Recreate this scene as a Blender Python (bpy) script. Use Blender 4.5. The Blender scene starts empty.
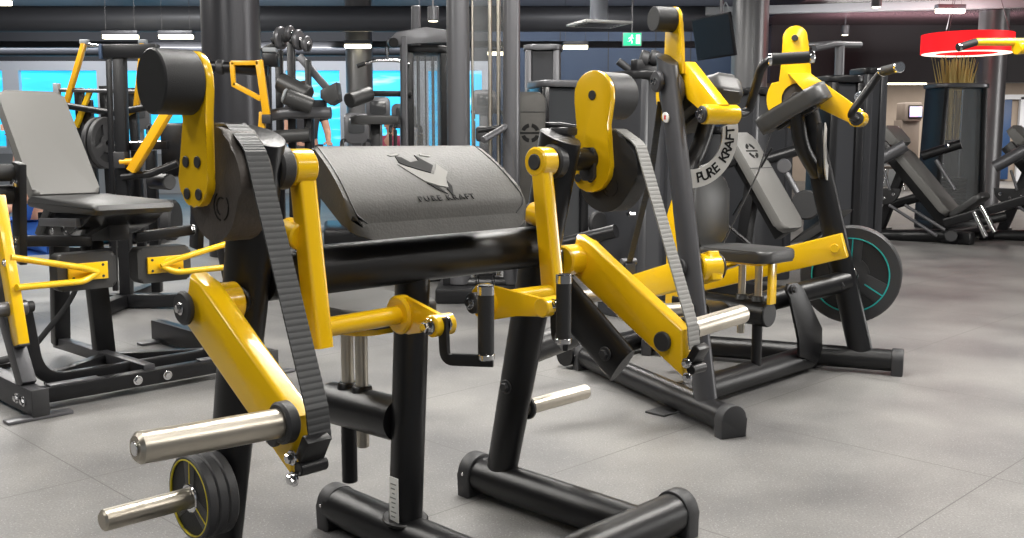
import bpy, bmesh, math, random
from math import sin, cos, pi, radians, sqrt, atan2, tan
from mathutils import Vector, Matrix

random.seed(7)
SC = bpy.context.scene
COL = SC.collection
V = Vector

# ------------------------------------------------------------------ camera, world, light, exposure
FPX, EYE = 1005.0, 1.05
TILT = math.atan(129 / FPX)
cam_data = bpy.data.cameras.new('camera')
cam_data.sensor_width = 36.0
cam_data.lens = 36.0 * FPX / 1024.0
cam = bpy.data.objects.new('camera', cam_data)
COL.objects.link(cam)
cam.location = (0, 0, EYE)
cam.rotation_euler = (pi / 2 - TILT, 0, 0)
SC.camera = cam

SC.view_settings.view_transform = 'Standard'
SC.view_settings.look = 'None'
SC.view_settings.gamma = 1.0
SC.view_settings.use_curve_mapping = False
SC.view_settings.exposure = 0.14

world = bpy.data.worlds.new('world')
SC.world = world
world.use_nodes = True
world.node_tree.nodes['Background'].inputs[0].default_value = (0.86, 0.93, 1.0, 1)
world.node_tree.nodes['Background'].inputs[1].default_value = 0.32

def area(name, loc, sx, sy, power, color=(1, 0.97, 0.92), rot=(0, 0, 0)):
    l = bpy.data.lights.new(name, 'AREA')
    l.shape = 'RECTANGLE'; l.size = sx; l.size_y = sy; l.energy = power * 1.38; l.color = color
    o = bpy.data.objects.new(name, l); COL.objects.link(o)
    o.location = loc; o.rotation_euler = rot
    return o
# rows of ceiling strip lights over the training floor
for i, (x, y, p) in enumerate([(-3.2, 0.9, 30), (0.2, 0.8, 35), (3.4, 0.9, 50), (-3.4, 4.2, 115), (0.4, 4.2, 130), (3.6, 4.4, 155),
                               (-4.5, 8.6, 110), (0.0, 8.8, 110), (4.8, 8.6, 220), (-5.5, 13.0, 110), (0.5, 13.0, 110), (6.5, 12.8, 210), (10.5, 9.5, 150)]):
    area('ceiling_strip', (x, y, 3.25), 2.4, 0.5, p, rot=(0, 0, radians(45)))

# added fill light from the right, brightening the machines there; no window modelled
area('side_fill', (15.5, 7.0, 1.9), 9.0, 2.4, 800, (1, .98, .95), (0, radians(90), 0))

# ------------------------------------------------------------------ pixel -> place on the photo's rays
CT, ST = cos(TILT), sin(TILT)
def ray(x, y):
    a, b = (x - 512) / FPX, (269 - y) / FPX
    return V((a, CT + b * ST, -ST + b * CT))
def at(x, y, Y):
    d = ray(x, y)
    return V((0, 0, EYE)) + d * (Y / d.y)
def flo(x, y, z=0.0):
    d = ray(x, y)
    return V((0, 0, EYE)) + d * ((z - EYE) / d.z)

# ------------------------------------------------------------------ materials
def mat(name, base, rough=0.5, metal=0.0, coat=0.0, emit=None, estr=0.0, bump=None, vary=None, trans=0.0, alpha=1.0, spec=0.5, sheen=0.0):
    m = bpy.data.materials.new(name); m.use_nodes = True
    nt = m.node_tree; n = nt.nodes; b = n['Principled BSDF']
    b.inputs['Base Color'].default_value = (*base, 1)
    b.inputs['Roughness'].default_value = rough
    b.inputs['Metallic'].default_value = metal
    b.inputs['Coat Weight'].default_value = coat
    b.inputs['Coat Roughness'].default_value = 0.08
    b.inputs['Specular IOR Level'].default_value = spec
    b.inputs['Transmission Weight'].default_value = trans
    b.inputs['Alpha'].default_value = alpha
    if sheen: b.inputs['Sheen Weight'].default_value = sheen
    if emit:
        b.inputs['Emission Color'].default_value = (*emit, 1); b.inputs['Emission Strength'].default_value = estr
    tc = n.new('ShaderNodeTexCoord')
    if bump:
        sc, st, det = bump
        t = n.new('ShaderNodeTexNoise'); t.inputs['Scale'].default_value = sc; t.inputs['Detail'].default_value = det
        bp = n.new('ShaderNodeBump'); bp.inputs['Strength'].default_value = st; bp.inputs['Distance'].default_value = 0.01
        nt.links.new(tc.outputs['Object'], t.inputs['Vector']); nt.links.new(t.outputs['Fac'], bp.inputs['Height'])
        nt.links.new(bp.outputs['Normal'], b.inputs['Normal'])
    if vary:
        sc, amt = vary
        t = n.new('ShaderNodeTexNoise'); t.inputs['Scale'].default_value = sc; t.inputs['Detail'].default_value = 4
        r = n.new('ShaderNodeValToRGB')
        r.color_ramp.elements[0].position = 0.35; r.color_ramp.elements[1].position = 0.68
        r.color_ramp.elements[0].color = (*[c * (1 - amt) for c in base], 1)
        r.color_ramp.elements[1].color = (*[min(1, c * (1 + amt)) for c in base], 1)
        nt.links.new(tc.outputs['Object'], t.inputs['Vector']); nt.links.new(t.outputs['Fac'], r.inputs['Fac'])
        nt.links.new(r.outputs['Color'], b.inputs['Base Color'])
    return m

M = {}
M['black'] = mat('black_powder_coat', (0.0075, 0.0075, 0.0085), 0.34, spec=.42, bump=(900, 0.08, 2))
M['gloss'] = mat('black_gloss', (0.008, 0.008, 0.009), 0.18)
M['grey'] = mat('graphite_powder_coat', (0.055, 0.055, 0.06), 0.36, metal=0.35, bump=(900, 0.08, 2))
M['yellow'] = mat('yellow_lacquer', (0.88, 0.53, 0.004), 0.28, coat=0.6)
M['ochre'] = mat('amber_lacquer', (0.82, 0.42, 0.008), 0.32, coat=0.4)
M['steel'] = mat('brushed_steel', (0.56, 0.515, 0.44), 0.36, metal=1.0, vary=(9, 0.1))
M['chrome'] = mat('chrome', (0.75, 0.75, 0.76), 0.12, metal=1.0)
M['rubber'] = mat('black_rubber', (0.016, 0.016, 0.017), 0.6, bump=(300, 0.15, 3))
M['plastic'] = mat('black_plastic_cap', (0.028, 0.028, 0.03), 0.5, bump=(600, 0.12, 2))
M['leather'] = mat('grey_leather', (0.068, 0.065, 0.06), 0.5, spec=.3, bump=(150, 0.10, 6), vary=(9, 0.14))
M['leather_dark'] = mat('dark_leather', (0.04, 0.04, 0.04), 0.42, bump=(160, 0.06, 5))
M['leather_light'] = mat('light_grey_leather', (0.145, 0.142, 0.135), 0.45, bump=(160, 0.06, 5))
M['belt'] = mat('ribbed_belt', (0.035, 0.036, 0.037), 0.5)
M['belt_light'] = mat('pale_grey_belt', (0.27, 0.265, 0.25), 0.55)  # paler grey for the belt on the right side
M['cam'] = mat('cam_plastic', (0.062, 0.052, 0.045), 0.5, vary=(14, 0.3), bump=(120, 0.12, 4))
M['cw'] = mat('counterweight_coat', (0.03, 0.03, 0.031), 0.45, metal=0.3, bump=(700, 0.15, 2))
M['white'] = mat('white_sticker', (0.7, 0.7, 0.68), 0.5)
M['ink'] = mat('black_print', (0.012, 0.012, 0.012), 0.7, spec=.12)
M['ink_grey'] = mat('grey_print', (0.2, 0.2, 0.195), 0.6)
M['silverprint'] = mat('silver_print', (0.24, 0.235, 0.22), 0.6, spec=.25)
M['arc'] = mat('silver_sheet', (0.52, 0.51, 0.49), 0.42, metal=0.25)
M['red'] = mat('red_badge', (0.5, 0.03, 0.02), 0.5)
M['lemon'] = mat('lemon_line', (0.62, 0.52, 0.02), 0.4)
M['teal'] = mat('teal_line', (0.02, 0.45, 0.42), 0.4)
M['plate'] = mat('plate_rubber', (0.04, 0.04, 0.042), 0.45, bump=(200, 0.1, 3))

# ------------------------------------------------------------------ mesh building
def frame_of(d, up=V((0, 0, 1))):
    d = d.normalized()
    if abs(d.dot(up)) > 0.98: up = V((0, 1, 0)) if abs(d.y) < 0.9 else V((1, 0, 0))
    a = up.cross(d).normalized(); b = d.cross(a).normalized()
    return a, b, d

class B:
    """collects shapes of ONE part into one mesh"""
    def __init__(s): s.bm = bmesh.new()
    def ring(s, c, a, b, ra, rb, seg):
        return [s.bm.verts.new(c + a * (ra * cos(2 * pi * i / seg)) + b * (rb * sin(2 * pi * i / seg))) for i in range(seg)]
    def bridge(s, r0, r1):
        n = len(r0)
        for i in range(n):
            s.bm.faces.new((r0[i], r0[(i + 1) % n], r1[(i + 1) % n], r1[i]))
    def lathe(s, a, b, prof, seg=24):
        """prof: list of (t along a->b in metres, radius); closed with end caps"""
        a = V(a); b = V(b); x, y, d = frame_of(b - a)
        rings = [s.ring(a + d * t, x, y, max(r, 1e-4), max(r, 1e-4), seg) for t, r in prof]
        for r0, r1 in zip(rings, rings[1:]): s.bridge(r0, r1)
        s.bm.faces.new(list(reversed(rings[0]))); s.bm.faces.new(rings[-1])
        return s
    def cyl(s, a, b, r, r2=None, seg=24, ch=None):
        L = (V(b) - V(a)).length; r2 = r if r2 is None else r2
        ch = min(r, r2) * 0.12 if ch is None else ch
        ch = min(ch, L * 0.3)
        return s.lathe(a, b, [(0, r - ch), (ch, r), (L - ch, r2), (L, r2 - ch)], seg)
    def ringcyl(s, a, b, ro, ri, seg=32, ch=0.002):
        a = V(a); b = V(b); x, y, d = frame_of(b - a); L = (b - a).length
        prof = [(0, ri), (0, ro - ch), (ch, ro), (L - ch, ro), (L, ro - ch), (L, ri)]
        R = [s.ring(a + d * t, x, y, r, r, seg) for t, r in prof]
        for i in range(6): s.bridge(R[i], R[(i + 1) % 6])
        return s
    def sweep(s, pts, r, seg=16, fillet=0.0, up=V((0, 0, 1)), fs=6, cap=True, sq=0.0, roll=0.0):
        """tube along a path; r = radius, (ra, rb), or list of them per point; sq>0 squares the section"""
        P = [V(p) for p in pts]
        if fillet and len(P) > 2:
            Q = [P[0]]; 
            for i in range(1, len(P) - 1):
                a, b, c = P[i - 1], P[i], P[i + 1]
                k = min(fillet, (a - b).length * 0.48, (c - b).length * 0.48)
                p0 = b + (a - b).normalized() * k; p1 = b + (c - b).normalized() * k
                for j in range(fs + 1):
                    t = j / fs; Q.append((p0 * (1 - t) + b * t) * (1 - t) + (b * (1 - t) + p1 * t) * t)
            Q.append(P[-1]); P = Q
        n = len(P); rings = []
        for i in range(n):
            d = (P[min(i + 1, n - 1)] - P[max(i - 1, 0)]).normalized()
            a, b, _ = frame_of(d, up)
            if roll: a, b = a * cos(roll) + b * sin(roll), b * cos(roll) - a * sin(roll)
            rr = r[i] if isinstance(r, list) else r
            ra, rb = rr if isinstance(rr, tuple) else (rr, rr)
            sc = 1.0
            if 0 < i < n - 1:
                ang = (P[i] - P[i - 1]).angle(P[i + 1] - P[i]); sc = 1 / max(0.5, cos(ang / 2))
            vs = []
            for k in range(seg):
                t = 2 * pi * (k + 0.5) / seg; cx, cy = cos(t), sin(t)
                if sq:
                    e = 2.0 / (2 + sq); cx = math.copysign(abs(cx) ** e, cx); cy = math.copysign(abs(cy) ** e, cy)
                vs.append(s.bm.verts.new(P[i] + a * (ra * cx * (sc if False else 1)) + b * (rb * cy)))
            rings.append(vs)
        for r0, r1 in zip(rings, rings[1:]): s.bridge(r0, r1)
        if cap:
            s.bm.faces.new(list(reversed(rings[0]))); s.bm.faces.new(rings[-1])
        return rings
    def _bev(s, geom, w, segs=2):
        if w > 0: bmesh.ops.bevel(s.bm, geom=geom, offset=w, segments=segs, affect='EDGES', profile=0.5)
    def box(s, c, size, bev=0.0, R=None, segs=2):
        c = V(c); hx, hy, hz = [x / 2 for x in size]
        vs = []
        for z in (-hz, hz):
            for x, y in ((-hx, -hy), (hx, -hy), (hx, hy), (-hx, hy)):
                p = V((x, y, z)); p = R @ p if R else p
                vs.append(s.bm.verts.new(c + p))
        F = [(3, 2, 1, 0), (4, 5, 6, 7), (0, 1, 5, 4), (1, 2, 6, 5), (2, 3, 7, 6), (3, 0, 4, 7)]
        fs = [s.bm.faces.new([vs[i] for i in f]) for f in F]
        s._bev(list({e for f in fs for e in f.edges}), bev, segs)
        return s
    def bar(s, a, b, w, h, up=V((0, 0, 1)), bev=0.004, segs=2):
        """box beam a->b, w across, h along 'up'"""
        a = V(a); b = V(b); x, y, d = frame_of(b - a, V(up))
        R = Matrix((x, y, d)).transposed()
        return s.box((a + b) / 2, (w, h, (b - a).length), bev, R, segs)
    def prism(s, outline, n, bev=0.0, segs=2):
        """extrude a planar outline (list of points) by vector n"""
        n = V(n); pts = [V(p) for p in outline]
        nrm = V((0, 0, 0))
        for i in range(len(pts)):
            nrm += pts[i].cross(pts[(i + 1) % len(pts)])
        if nrm.dot(n) < 0: pts.reverse()
        lo = [s.bm.verts.new(p) for p in pts]; hi = [s.bm.verts.new(p + n) for p in pts]
        f0 = s.bm.faces.new(list(reversed(lo))); f1 = s.bm.faces.new(hi)
        s.bridge(lo, hi)
        if bev: s._bev(list(f0.edges) + list(f1.edges), bev, segs)
        return s
    def add_mesh(s, me, mtx):
        k = len(s.bm.verts); s.bm.from_mesh(me); s.bm.verts.ensure_lookup_table()
        for v in s.bm.verts[k:]: v.co = mtx @ v.co
        return s

def setp(o, label=None, cat=None, group=None, kind=None):
    if label: o['label'] = label
    if cat: o['category'] = cat
    if group: o['group'] = group
    if kind: o['kind'] = kind
    return o

def part(name, b, m, parent=None, label=None, smooth=38, fixn=True):
    me = bpy.data.meshes.new(name)
    if fixn: bmesh.ops.recalc_face_normals(b.bm, faces=b.bm.faces)
    b.bm.to_mesh(me); b.bm.free()
    if smooth:
        for p in me.polygons: p.use_smooth = True
        me.set_sharp_from_angle(angle=radians(smooth))
    o = bpy.data.objects.new(name, me); COL.objects.link(o)
    me.materials.append(M[m] if isinstance(m, str) else m)
    if parent: o.parent = parent
    if label: o['label'] = label
    return o

def thing(name, label, cat, loc=(0, 0, 0), yaw=0.0, group=None):
    o = bpy.data.objects.new(name, None); COL.objects.link(o)
    o.empty_display_size = 0.1
    o.location = loc; o.rotation_euler = (0, 0, radians(yaw))
    return setp(o, label, cat, group)

def clone(root, loc=None, yaw=None, label=None):
    r = root.copy(); COL.objects.link(r)
    if loc is not None: r.location = loc
    if yaw is not None: r.rotation_euler = (0, 0, radians(yaw))
    if label: r['label'] = label
    for ch in list(root.children):
        c = ch.copy(); COL.objects.link(c); c.parent = r
        for g in list(ch.children):
            d = g.copy(); COL.objects.link(d); d.parent = c
    return r

def arc2(cx, cy, r, a0, a1, n=12):
    return [(cx + r * cos(radians(a0 + (a1 - a0) * i / n)), cy + r * sin(radians(a0 + (a1 - a0) * i / n))) for i in range(n + 1)]
def rrect(w, h, r, n=5, rs=None):
    """rounded rectangle outline centred on 0; rs = radii (bl, br, tr, tl)"""
    rs = rs or (r, r, r, r)
    o = []
    for (sx, sy, a), q in zip(((-1, -1, 180), (1, -1, 270), (1, 1, 0), (-1, 1, 90)), rs):
        o += arc2(sx * (w / 2 - q), sy * (h / 2 - q), q, a, a + 90, n)
    return o
def on(o, x, y, pts):
    """2-D points -> 3-D on plane o + x*p + y*q"""
    return [V(o) + V(x) * p + V(y) * q for p, q in pts]

def text_mesh(body, size, extrude=0.0006, spacing=1.0, bold=0.0):
    cu = bpy.data.curves.new('lettering', 'FONT'); cu.body = body; cu.size = size; cu.extrude = extrude
    cu.align_x = 'CENTER'; cu.align_y = 'CENTER'; cu.space_character = spacing; cu.offset = bold; cu.resolution_u = 3
    o = bpy.data.objects.new('lettering', cu); COL.objects.link(o)
    dg = bpy.context.evaluated_depsgraph_get()
    me = bpy.data.meshes.new_from_object(o.evaluated_get(dg))
    bpy.data.objects.remove(o); bpy.data.curves.remove(cu)
    return me
def mtx(o, x, y):
    x = V(x).normalized(); y = V(y).normalized(); z = x.cross(y)
    m = Matrix((x, y, z)).transposed().to_4x4(); m.translation = V(o)
    return m

# ================================================================== setting
def floor_mat():
    m = bpy.data.materials.new('rubber_floor'); m.use_nodes = True
    nt = m.node_tree; n = nt.nodes; L = nt.links.new; b = n['Principled BSDF']
    tc = n.new('ShaderNodeTexCoord')
    big = n.new('ShaderNodeTexNoise'); big.inputs['Scale'].default_value = 1.7; big.inputs['Detail'].default_value = 6
    r1 = n.new('ShaderNodeValToRGB'); r1.color_ramp.elements[0].position = .34; r1.color_ramp.elements[1].position = .66
    r1.color_ramp.elements[0].color = (.108, .106, .107, 1); r1.color_ramp.elements[1].color = (.205, .20, .192, 1)
    sp = n.new('ShaderNodeTexVoronoi'); sp.inputs['Scale'].default_value = 95
    r2 = n.new('ShaderNodeValToRGB'); r2.color_ramp.elements[0].position = .1; r2.color_ramp.elements[1].position = .2
    r2.color_ramp.elements[0].color = (1, 1, 1, 1); r2.color_ramp.elements[1].color = (0, 0, 0, 1)
    fine = n.new('ShaderNodeTexNoise'); fine.inputs['Scale'].default_value = 160; fine.inputs['Detail'].default_value = 3
    r3 = n.new('ShaderNodeValToRGB'); r3.color_ramp.elements[0].position = .35; r3.color_ramp.elements[1].position = .65
    r3.color_ramp.elements[0].color = (.8, .8, .8, 1); r3.color_ramp.elements[1].color = (1.12, 1.12, 1.12, 1)
    br = n.new('ShaderNodeTexBrick'); br.inputs['Scale'].default_value = 1.0
    br.offset = 0.0; br.inputs['Brick Width'].default_value = 1.0; br.inputs['Row Height'].default_value = 1.0
    br.inputs['Mortar Size'].default_value = .0022; br.inputs['Mortar Smooth'].default_value = .3
    br.inputs['Color1'].default_value = (0, 0, 0, 1); br.inputs['Color2'].default_value = (0, 0, 0, 1); br.inputs['Mortar'].default_value = (1, 1, 1, 1)
    mp = n.new('ShaderNodeMapping'); mp.inputs['Rotation'].default_value = (0, 0, radians(-45)); mp.inputs['Location'].default_value = (SEAM[0], SEAM[1], 0)
    L(tc.outputs['Object'], mp.inputs['Vector']); L(mp.outputs['Vector'], br.inputs['Vector'])
    for t in (big, sp, fine): L(tc.outputs['Object'], t.inputs['Vector'])
    L(big.outputs['Fac'], r1.inputs['Fac']); L(sp.outputs['Distance'], r2.inputs['Fac']); L(fine.outputs['Fac'], r3.inputs['Fac'])
    m1_ = n.new('ShaderNodeMix'); m1_.data_type = 'RGBA'; m1_.blend_type = 'MULTIPLY'; m1_.inputs['Factor'].default_value = 1
    L(r1.outputs['Color'], m1_.inputs['A']); L(r3.outputs['Color'], m1_.inputs['B'])
    m2_ = n.new('ShaderNodeMix'); m2_.data_type = 'RGBA'; m2_.inputs['B'].default_value = (.5, .49, .48, 1)
    k = n.new('ShaderNodeMath'); k.operation = 'MULTIPLY'; k.inputs[1].default_value = .45
    L(r2.outputs['Color'], k.inputs[0]); L(k.outputs[0], m2_.inputs['Factor']); L(m1_.outputs['Result'], m2_.inputs['A'])
    m3_ = n.new('ShaderNodeMix'); m3_.data_type = 'RGBA'; m3_.inputs['B'].default_value = (.07, .068, .066, 1)
    L(br.outputs['Color'], m3_.inputs['Factor']); L(m2_.outputs['Result'], m3_.inputs['A'])
    L(m3_.outputs['Result'], b.inputs['Base Color'])
    rr = n.new('ShaderNodeMapRange'); rr.inputs['To Min'].default_value = .38; rr.inputs['To Max'].default_value = .56
    L(big.outputs['Fac'], rr.inputs['Value']); L(rr.outputs['Result'], b.inputs['Roughness'])
    bp = n.new('ShaderNodeBump'); bp.inputs['Strength'].default_value = .15; bp.inputs['Distance'].default_value = .004
    L(fine.outputs['Fac'], bp.inputs['Height']); L(bp.outputs['Normal'], b.inputs['Normal'])
    return m
SEAM = (-.22, -.085)
M['floor'] = floor_mat()
M['navy'] = mat('navy_wall_paint', (0.036, 0.062, 0.115), 0.55, vary=(.6, .15))
M['darkwall'] = mat('dark_wall_paint', (0.035, 0.038, 0.046), 0.6)
M['soffit'] = mat('plum_black_soffit', (0.020, 0.013, 0.017), 0.5)
M['ceiling'] = mat('dark_ceiling', (0.035, 0.036, 0.042), 0.5)
M['gloss_ceiling'] = mat('glossy_dark_ceiling', (0.10, 0.055, 0.065), 0.25)
M['duct'] = mat('grey_duct', (0.09, 0.095, 0.11), 0.45, metal=.3)
M['beige'] = mat('beige_plaster', (0.36, 0.30, 0.25), 0.75, vary=(1.2, .12))
M['frame_white'] = mat('white_window_frame', (0.62, 0.65, 0.70), 0.4)
M['column_dark'] = mat('dark_column', (0.045, 0.045, 0.05), 0.33, metal=.4)
M['column_silver'] = mat('silver_column', (0.22, 0.22, 0.225), 0.38, metal=.5)
M['lamp'] = mat('lamp_diffuser', (1, 1, 1), .5, emit=(1.0, .90, .62), estr=6)
M['lightgrey'] = mat('light_grey_plastic', (.32, .34, .36), .45)
M['smoked'] = mat('smoked_panel', (0.05, 0.052, 0.055), 0.16)
M['mid'] = mat('mid_grey_metal', (0.13, 0.13, 0.138), 0.35, metal=.5)

def glow_window():
    """bright daylight behind frosted blue glass, with pale streaks"""
    m = bpy.data.materials.new('blue_daylight_glass'); m.use_nodes = True
    nt = m.node_tree; n = nt.nodes; L = nt.links.new; b = n['Principled BSDF']
    b.inputs['Base Color'].default_value = (.1, .4, .6, 1); b.inputs['Roughness'].default_value = .15
    tc = n.new('ShaderNodeTexCoord'); mp = n.new('ShaderNodeMapping'); mp.inputs['Scale'].default_value = (.55, 1, 3.2)
    t = n.new('ShaderNodeTexNoise'); t.inputs['Scale'].default_value = 1.6; t.inputs['Detail'].default_value = 3
    r = n.new('ShaderNodeValToRGB'); e = r.color_ramp.elements
    e[0].position = .3; e[0].color = (.01, .40, .80, 1); e[1].position = .72; e[1].color = (.75, .92, 1, 1)
    k = e.new(.58); k.color = (.02, .56, .92, 1)
    L(tc.outputs['Object'], mp.inputs['Vector']); L(mp.outputs['Vector'], t.inputs['Vector']); L(t.outputs['Fac'], r.inputs['Fac'])
    L(r.outputs['Color'], b.inputs['Emission Color']); b.inputs['Emission Strength'].default_value = 1.3
    return m
M['daylight'] = glow_window()

def struct(name, b, m, parent=None, smooth=38):
    o = part(name, b, m, parent, smooth=smooth)
    if not parent: o['kind'] = 'structure'
    return o
XL, XR, YB, YN, CZ = -13.0, 19.0, 20.0, -7.0, 3.45
b = B(); b.box(((XL + XR) / 2, (26 + YN) / 2, -.05), (XR - XL, 26 - YN, .1)); struct('floor', b, 'floor', smooth=0)
b = B(); b.box(((XL + 4.2) / 2, (YB + YN) / 2, CZ + .05), (4.2 - XL, YB - YN, .1)); struct('ceiling', b, 'ceiling', smooth=0)
b = B(); b.box(((XR + 4.2) / 2, (YB + YN) / 2, 3.25), (XR - 4.2, YB - YN, .44)); struct('ceiling_gloss', b, 'gloss_ceiling', smooth=0)
b = B(); b.box((XL - .1, (YB + YN) / 2, CZ / 2), (.2, YB - YN, CZ)); struct('wall_left', b, 'darkwall', smooth=0)
b = B(); b.box((XR + .1, (26 + YN) / 2, CZ / 2), (.2, 26 - YN, CZ)); struct('wall_right', b, 'darkwall', smooth=0)
# back wall: window band on the left, navy wall, then an opening under a dark soffit into the lounge
# upward fill lights, added to brighten the ceiling and ducts
for x, y in ((-7, 12.5), (-1, 12.0), (-4.5, 17.0), (5, 14), (6.5, 16.3), (11.5, 16.3)):
    area('ceiling_fill', (x, y, 2.55), 3.0, .4, 34, (1, .97, .95), (pi, 0, 0))
# fill lights added to lift the dark back wall, no fittings
for x in (-8.5, -4.5, -.5, 2.6):
    area('back_wall_fill', (x, 17.6, 3.15), 3.2, .3, 34, (.96, .97, 1), (radians(62), 0, 0))
X_W = at(492, 100, YB).x; X_N = at(742, 100, YB).x
zt, zb = 2.58, .78
b = B(); b.box(((XL + X_W) / 2, YB + .1, (zt + CZ) / 2), (X_W - XL, .2, CZ - zt)); struct('wall_back_upper', b, 'darkwall', smooth=0)
b = B(); b.box(((XL + X_W) / 2, YB + .1, zb / 2), (X_W - XL, .2, zb)); struct('wall_back_lower', b, 'lightgrey', smooth=0)
b = B(); b.box(((X_W + X_N) / 2, YB + .1, CZ / 2), (X_N - X_W, .2, CZ)); struct('wall_back', b, 'navy', smooth=0)
b = B()
for px in (560, 608, 655, 690): b.box((at(px, 80, YB).x, YB - .004, CZ / 2), (.02, .012, CZ))
struct('trim_1', b, 'darkwall', smooth=0)
# windows
edges = [-70, 12, 106, 198, 278, 348, 420, 490]
for i, (a, c) in enumerate(zip(edges, edges[1:])):
    xa, xc = at(a, 100, YB).x, at(c, 100, YB).x
    f = B(); w = .16
    f.box((xa + w / 2, YB + .06, (zt + zb) / 2), (w, .14, zt - zb)); f.box((xc - w / 2, YB + .06, (zt + zb) / 2), (w, .14, zt - zb))
    f.box(((xa + xc) / 2, YB + .06, zt - .09), (xc - xa - 2 * w, .14, .18)); f.box(((xa + xc) / 2, YB + .06, zb + .06), (xc - xa - 2 * w, .14, .12))
    wn = struct('window_%d' % (i + 1), f, 'frame_white', smooth=0)
    p = B(); p.box(((xa + xc) / 2, YB + .12, (zt + zb) / 2), (xc - xa - 2 * w, .02, zt - zb - .3)); part('pane', p, 'daylight', wn, smooth=0)
# lounge beyond the opening
b = B(); b.box(((X_N + XR) / 2, YB - 2.0, (2.05 + CZ) / 2), (XR - X_N, .25, CZ - 2.05)); struct('wall_soffit', b, 'soffit', smooth=0)
b = B(); b.box(((X_N + XR) / 2, 22.1, 2.65), (XR - X_N, 7.9, .1)); struct('ceiling_lounge', b, 'soffit', smooth=0)
b = B(); b.box(((X_N + XR) / 2, 26.1, 1.35), (XR - X_N, .2, 2.7)); struct('wall_lounge', b, 'beige', smooth=0)
b = B(); b.box((X_N - .05, 23.1, 1.35), (.1, 5.8, 2.7)); struct('wall_lounge_side', b, 'beige', smooth=0)
area('lounge_light', ((X_N + XR) / 2, 23.0, 2.55), 8, 3.5, 330, (1, .93, .85))
a = at(810, 88, YB - 1.7); c = at(926, 88, YB - 1.7)

# ================================================================== helpers shared by the plate-loaded machines
def P(u, v, z): return V((u, -v, z))          # machine axes: u to its right, v out of its front
UX, VX, ZX = V((1, 0, 0)), V((0, -1, 0)), V((0, 0, 1))

def foot_cap(parent, c, d, r=0.058, L=0.05, name='end_cap'):
    """plastic end cap: arched top, flat sole, at c (floor level) facing d"""
    d = V(d).normalized(); side = ZX.cross(d).normalized()
    pr = [(-r, 0.0), (r, 0.0)] + [(x, 0.066 + y) for x, y in arc2(0, 0, r, 0, 180, 14)]
    o = part(name, B().prism(on(V(c) - d * L * 0.5, side, ZX, pr), d * L, 0.006), 'plastic', parent)
    b = B(); b.cyl(V(c) + ZX * 0.07 + side * (r - 0.003), V(c) + ZX * 0.07 + side * (r + 0.003), 0.005, seg=10)
    part('cap_screw', b, 'chrome', o)
    return o

def bolt(parent, c, d, r=0.011, L=0.012, m='chrome', name='bolt'):
    d = V(d).normalized(); c = V(c)
    b = B(); b.cyl(c, c + d * L * 0.35, r * 1.45, seg=20, ch=0.001); b.cyl(c + d * L * 0.35, c + d * L, r, seg=6, ch=0.002)
    return part(name, b, m, parent)

def belt(parent, path, w, m, wdir=UX, th=0.004, pitch=0.012, name='belt'):
    """ribbed strap along a path"""
    pts = [V(p) for p in path]; out = []
    for a, b in zip(pts, pts[1:]):
        n = max(2, int((b - a).length / (pitch / 3)))
        for i in range(n): out.append(a.lerp(b, i / n))
    out.append(pts[-1])
    bm = B(); rings = []; wd = V(wdir).normalized() * (w / 2)
    for i, p in enumerate(out):
        d = (out[min(i + 1, len(out) - 1)] - out[max(i - 1, 0)]).normalized()
        nrm = wd.cross(d).normalized(); t = th * (1.0 if i % 3 else 0.62)
        rings.append([bm.bm.verts.new(q) for q in (p - wd - nrm * t * .5, p + wd - nrm * t * .5, p + wd + nrm * t * .5, p - wd + nrm * t * .5)])
    for r0, r1 in zip(rings, rings[1:]): bm.bridge(r0, r1)
    bm.bm.faces.new(list(reversed(rings[0]))); bm.bm.faces.new(rings[-1])
    return part(name, bm, m, parent, smooth=0)

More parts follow.
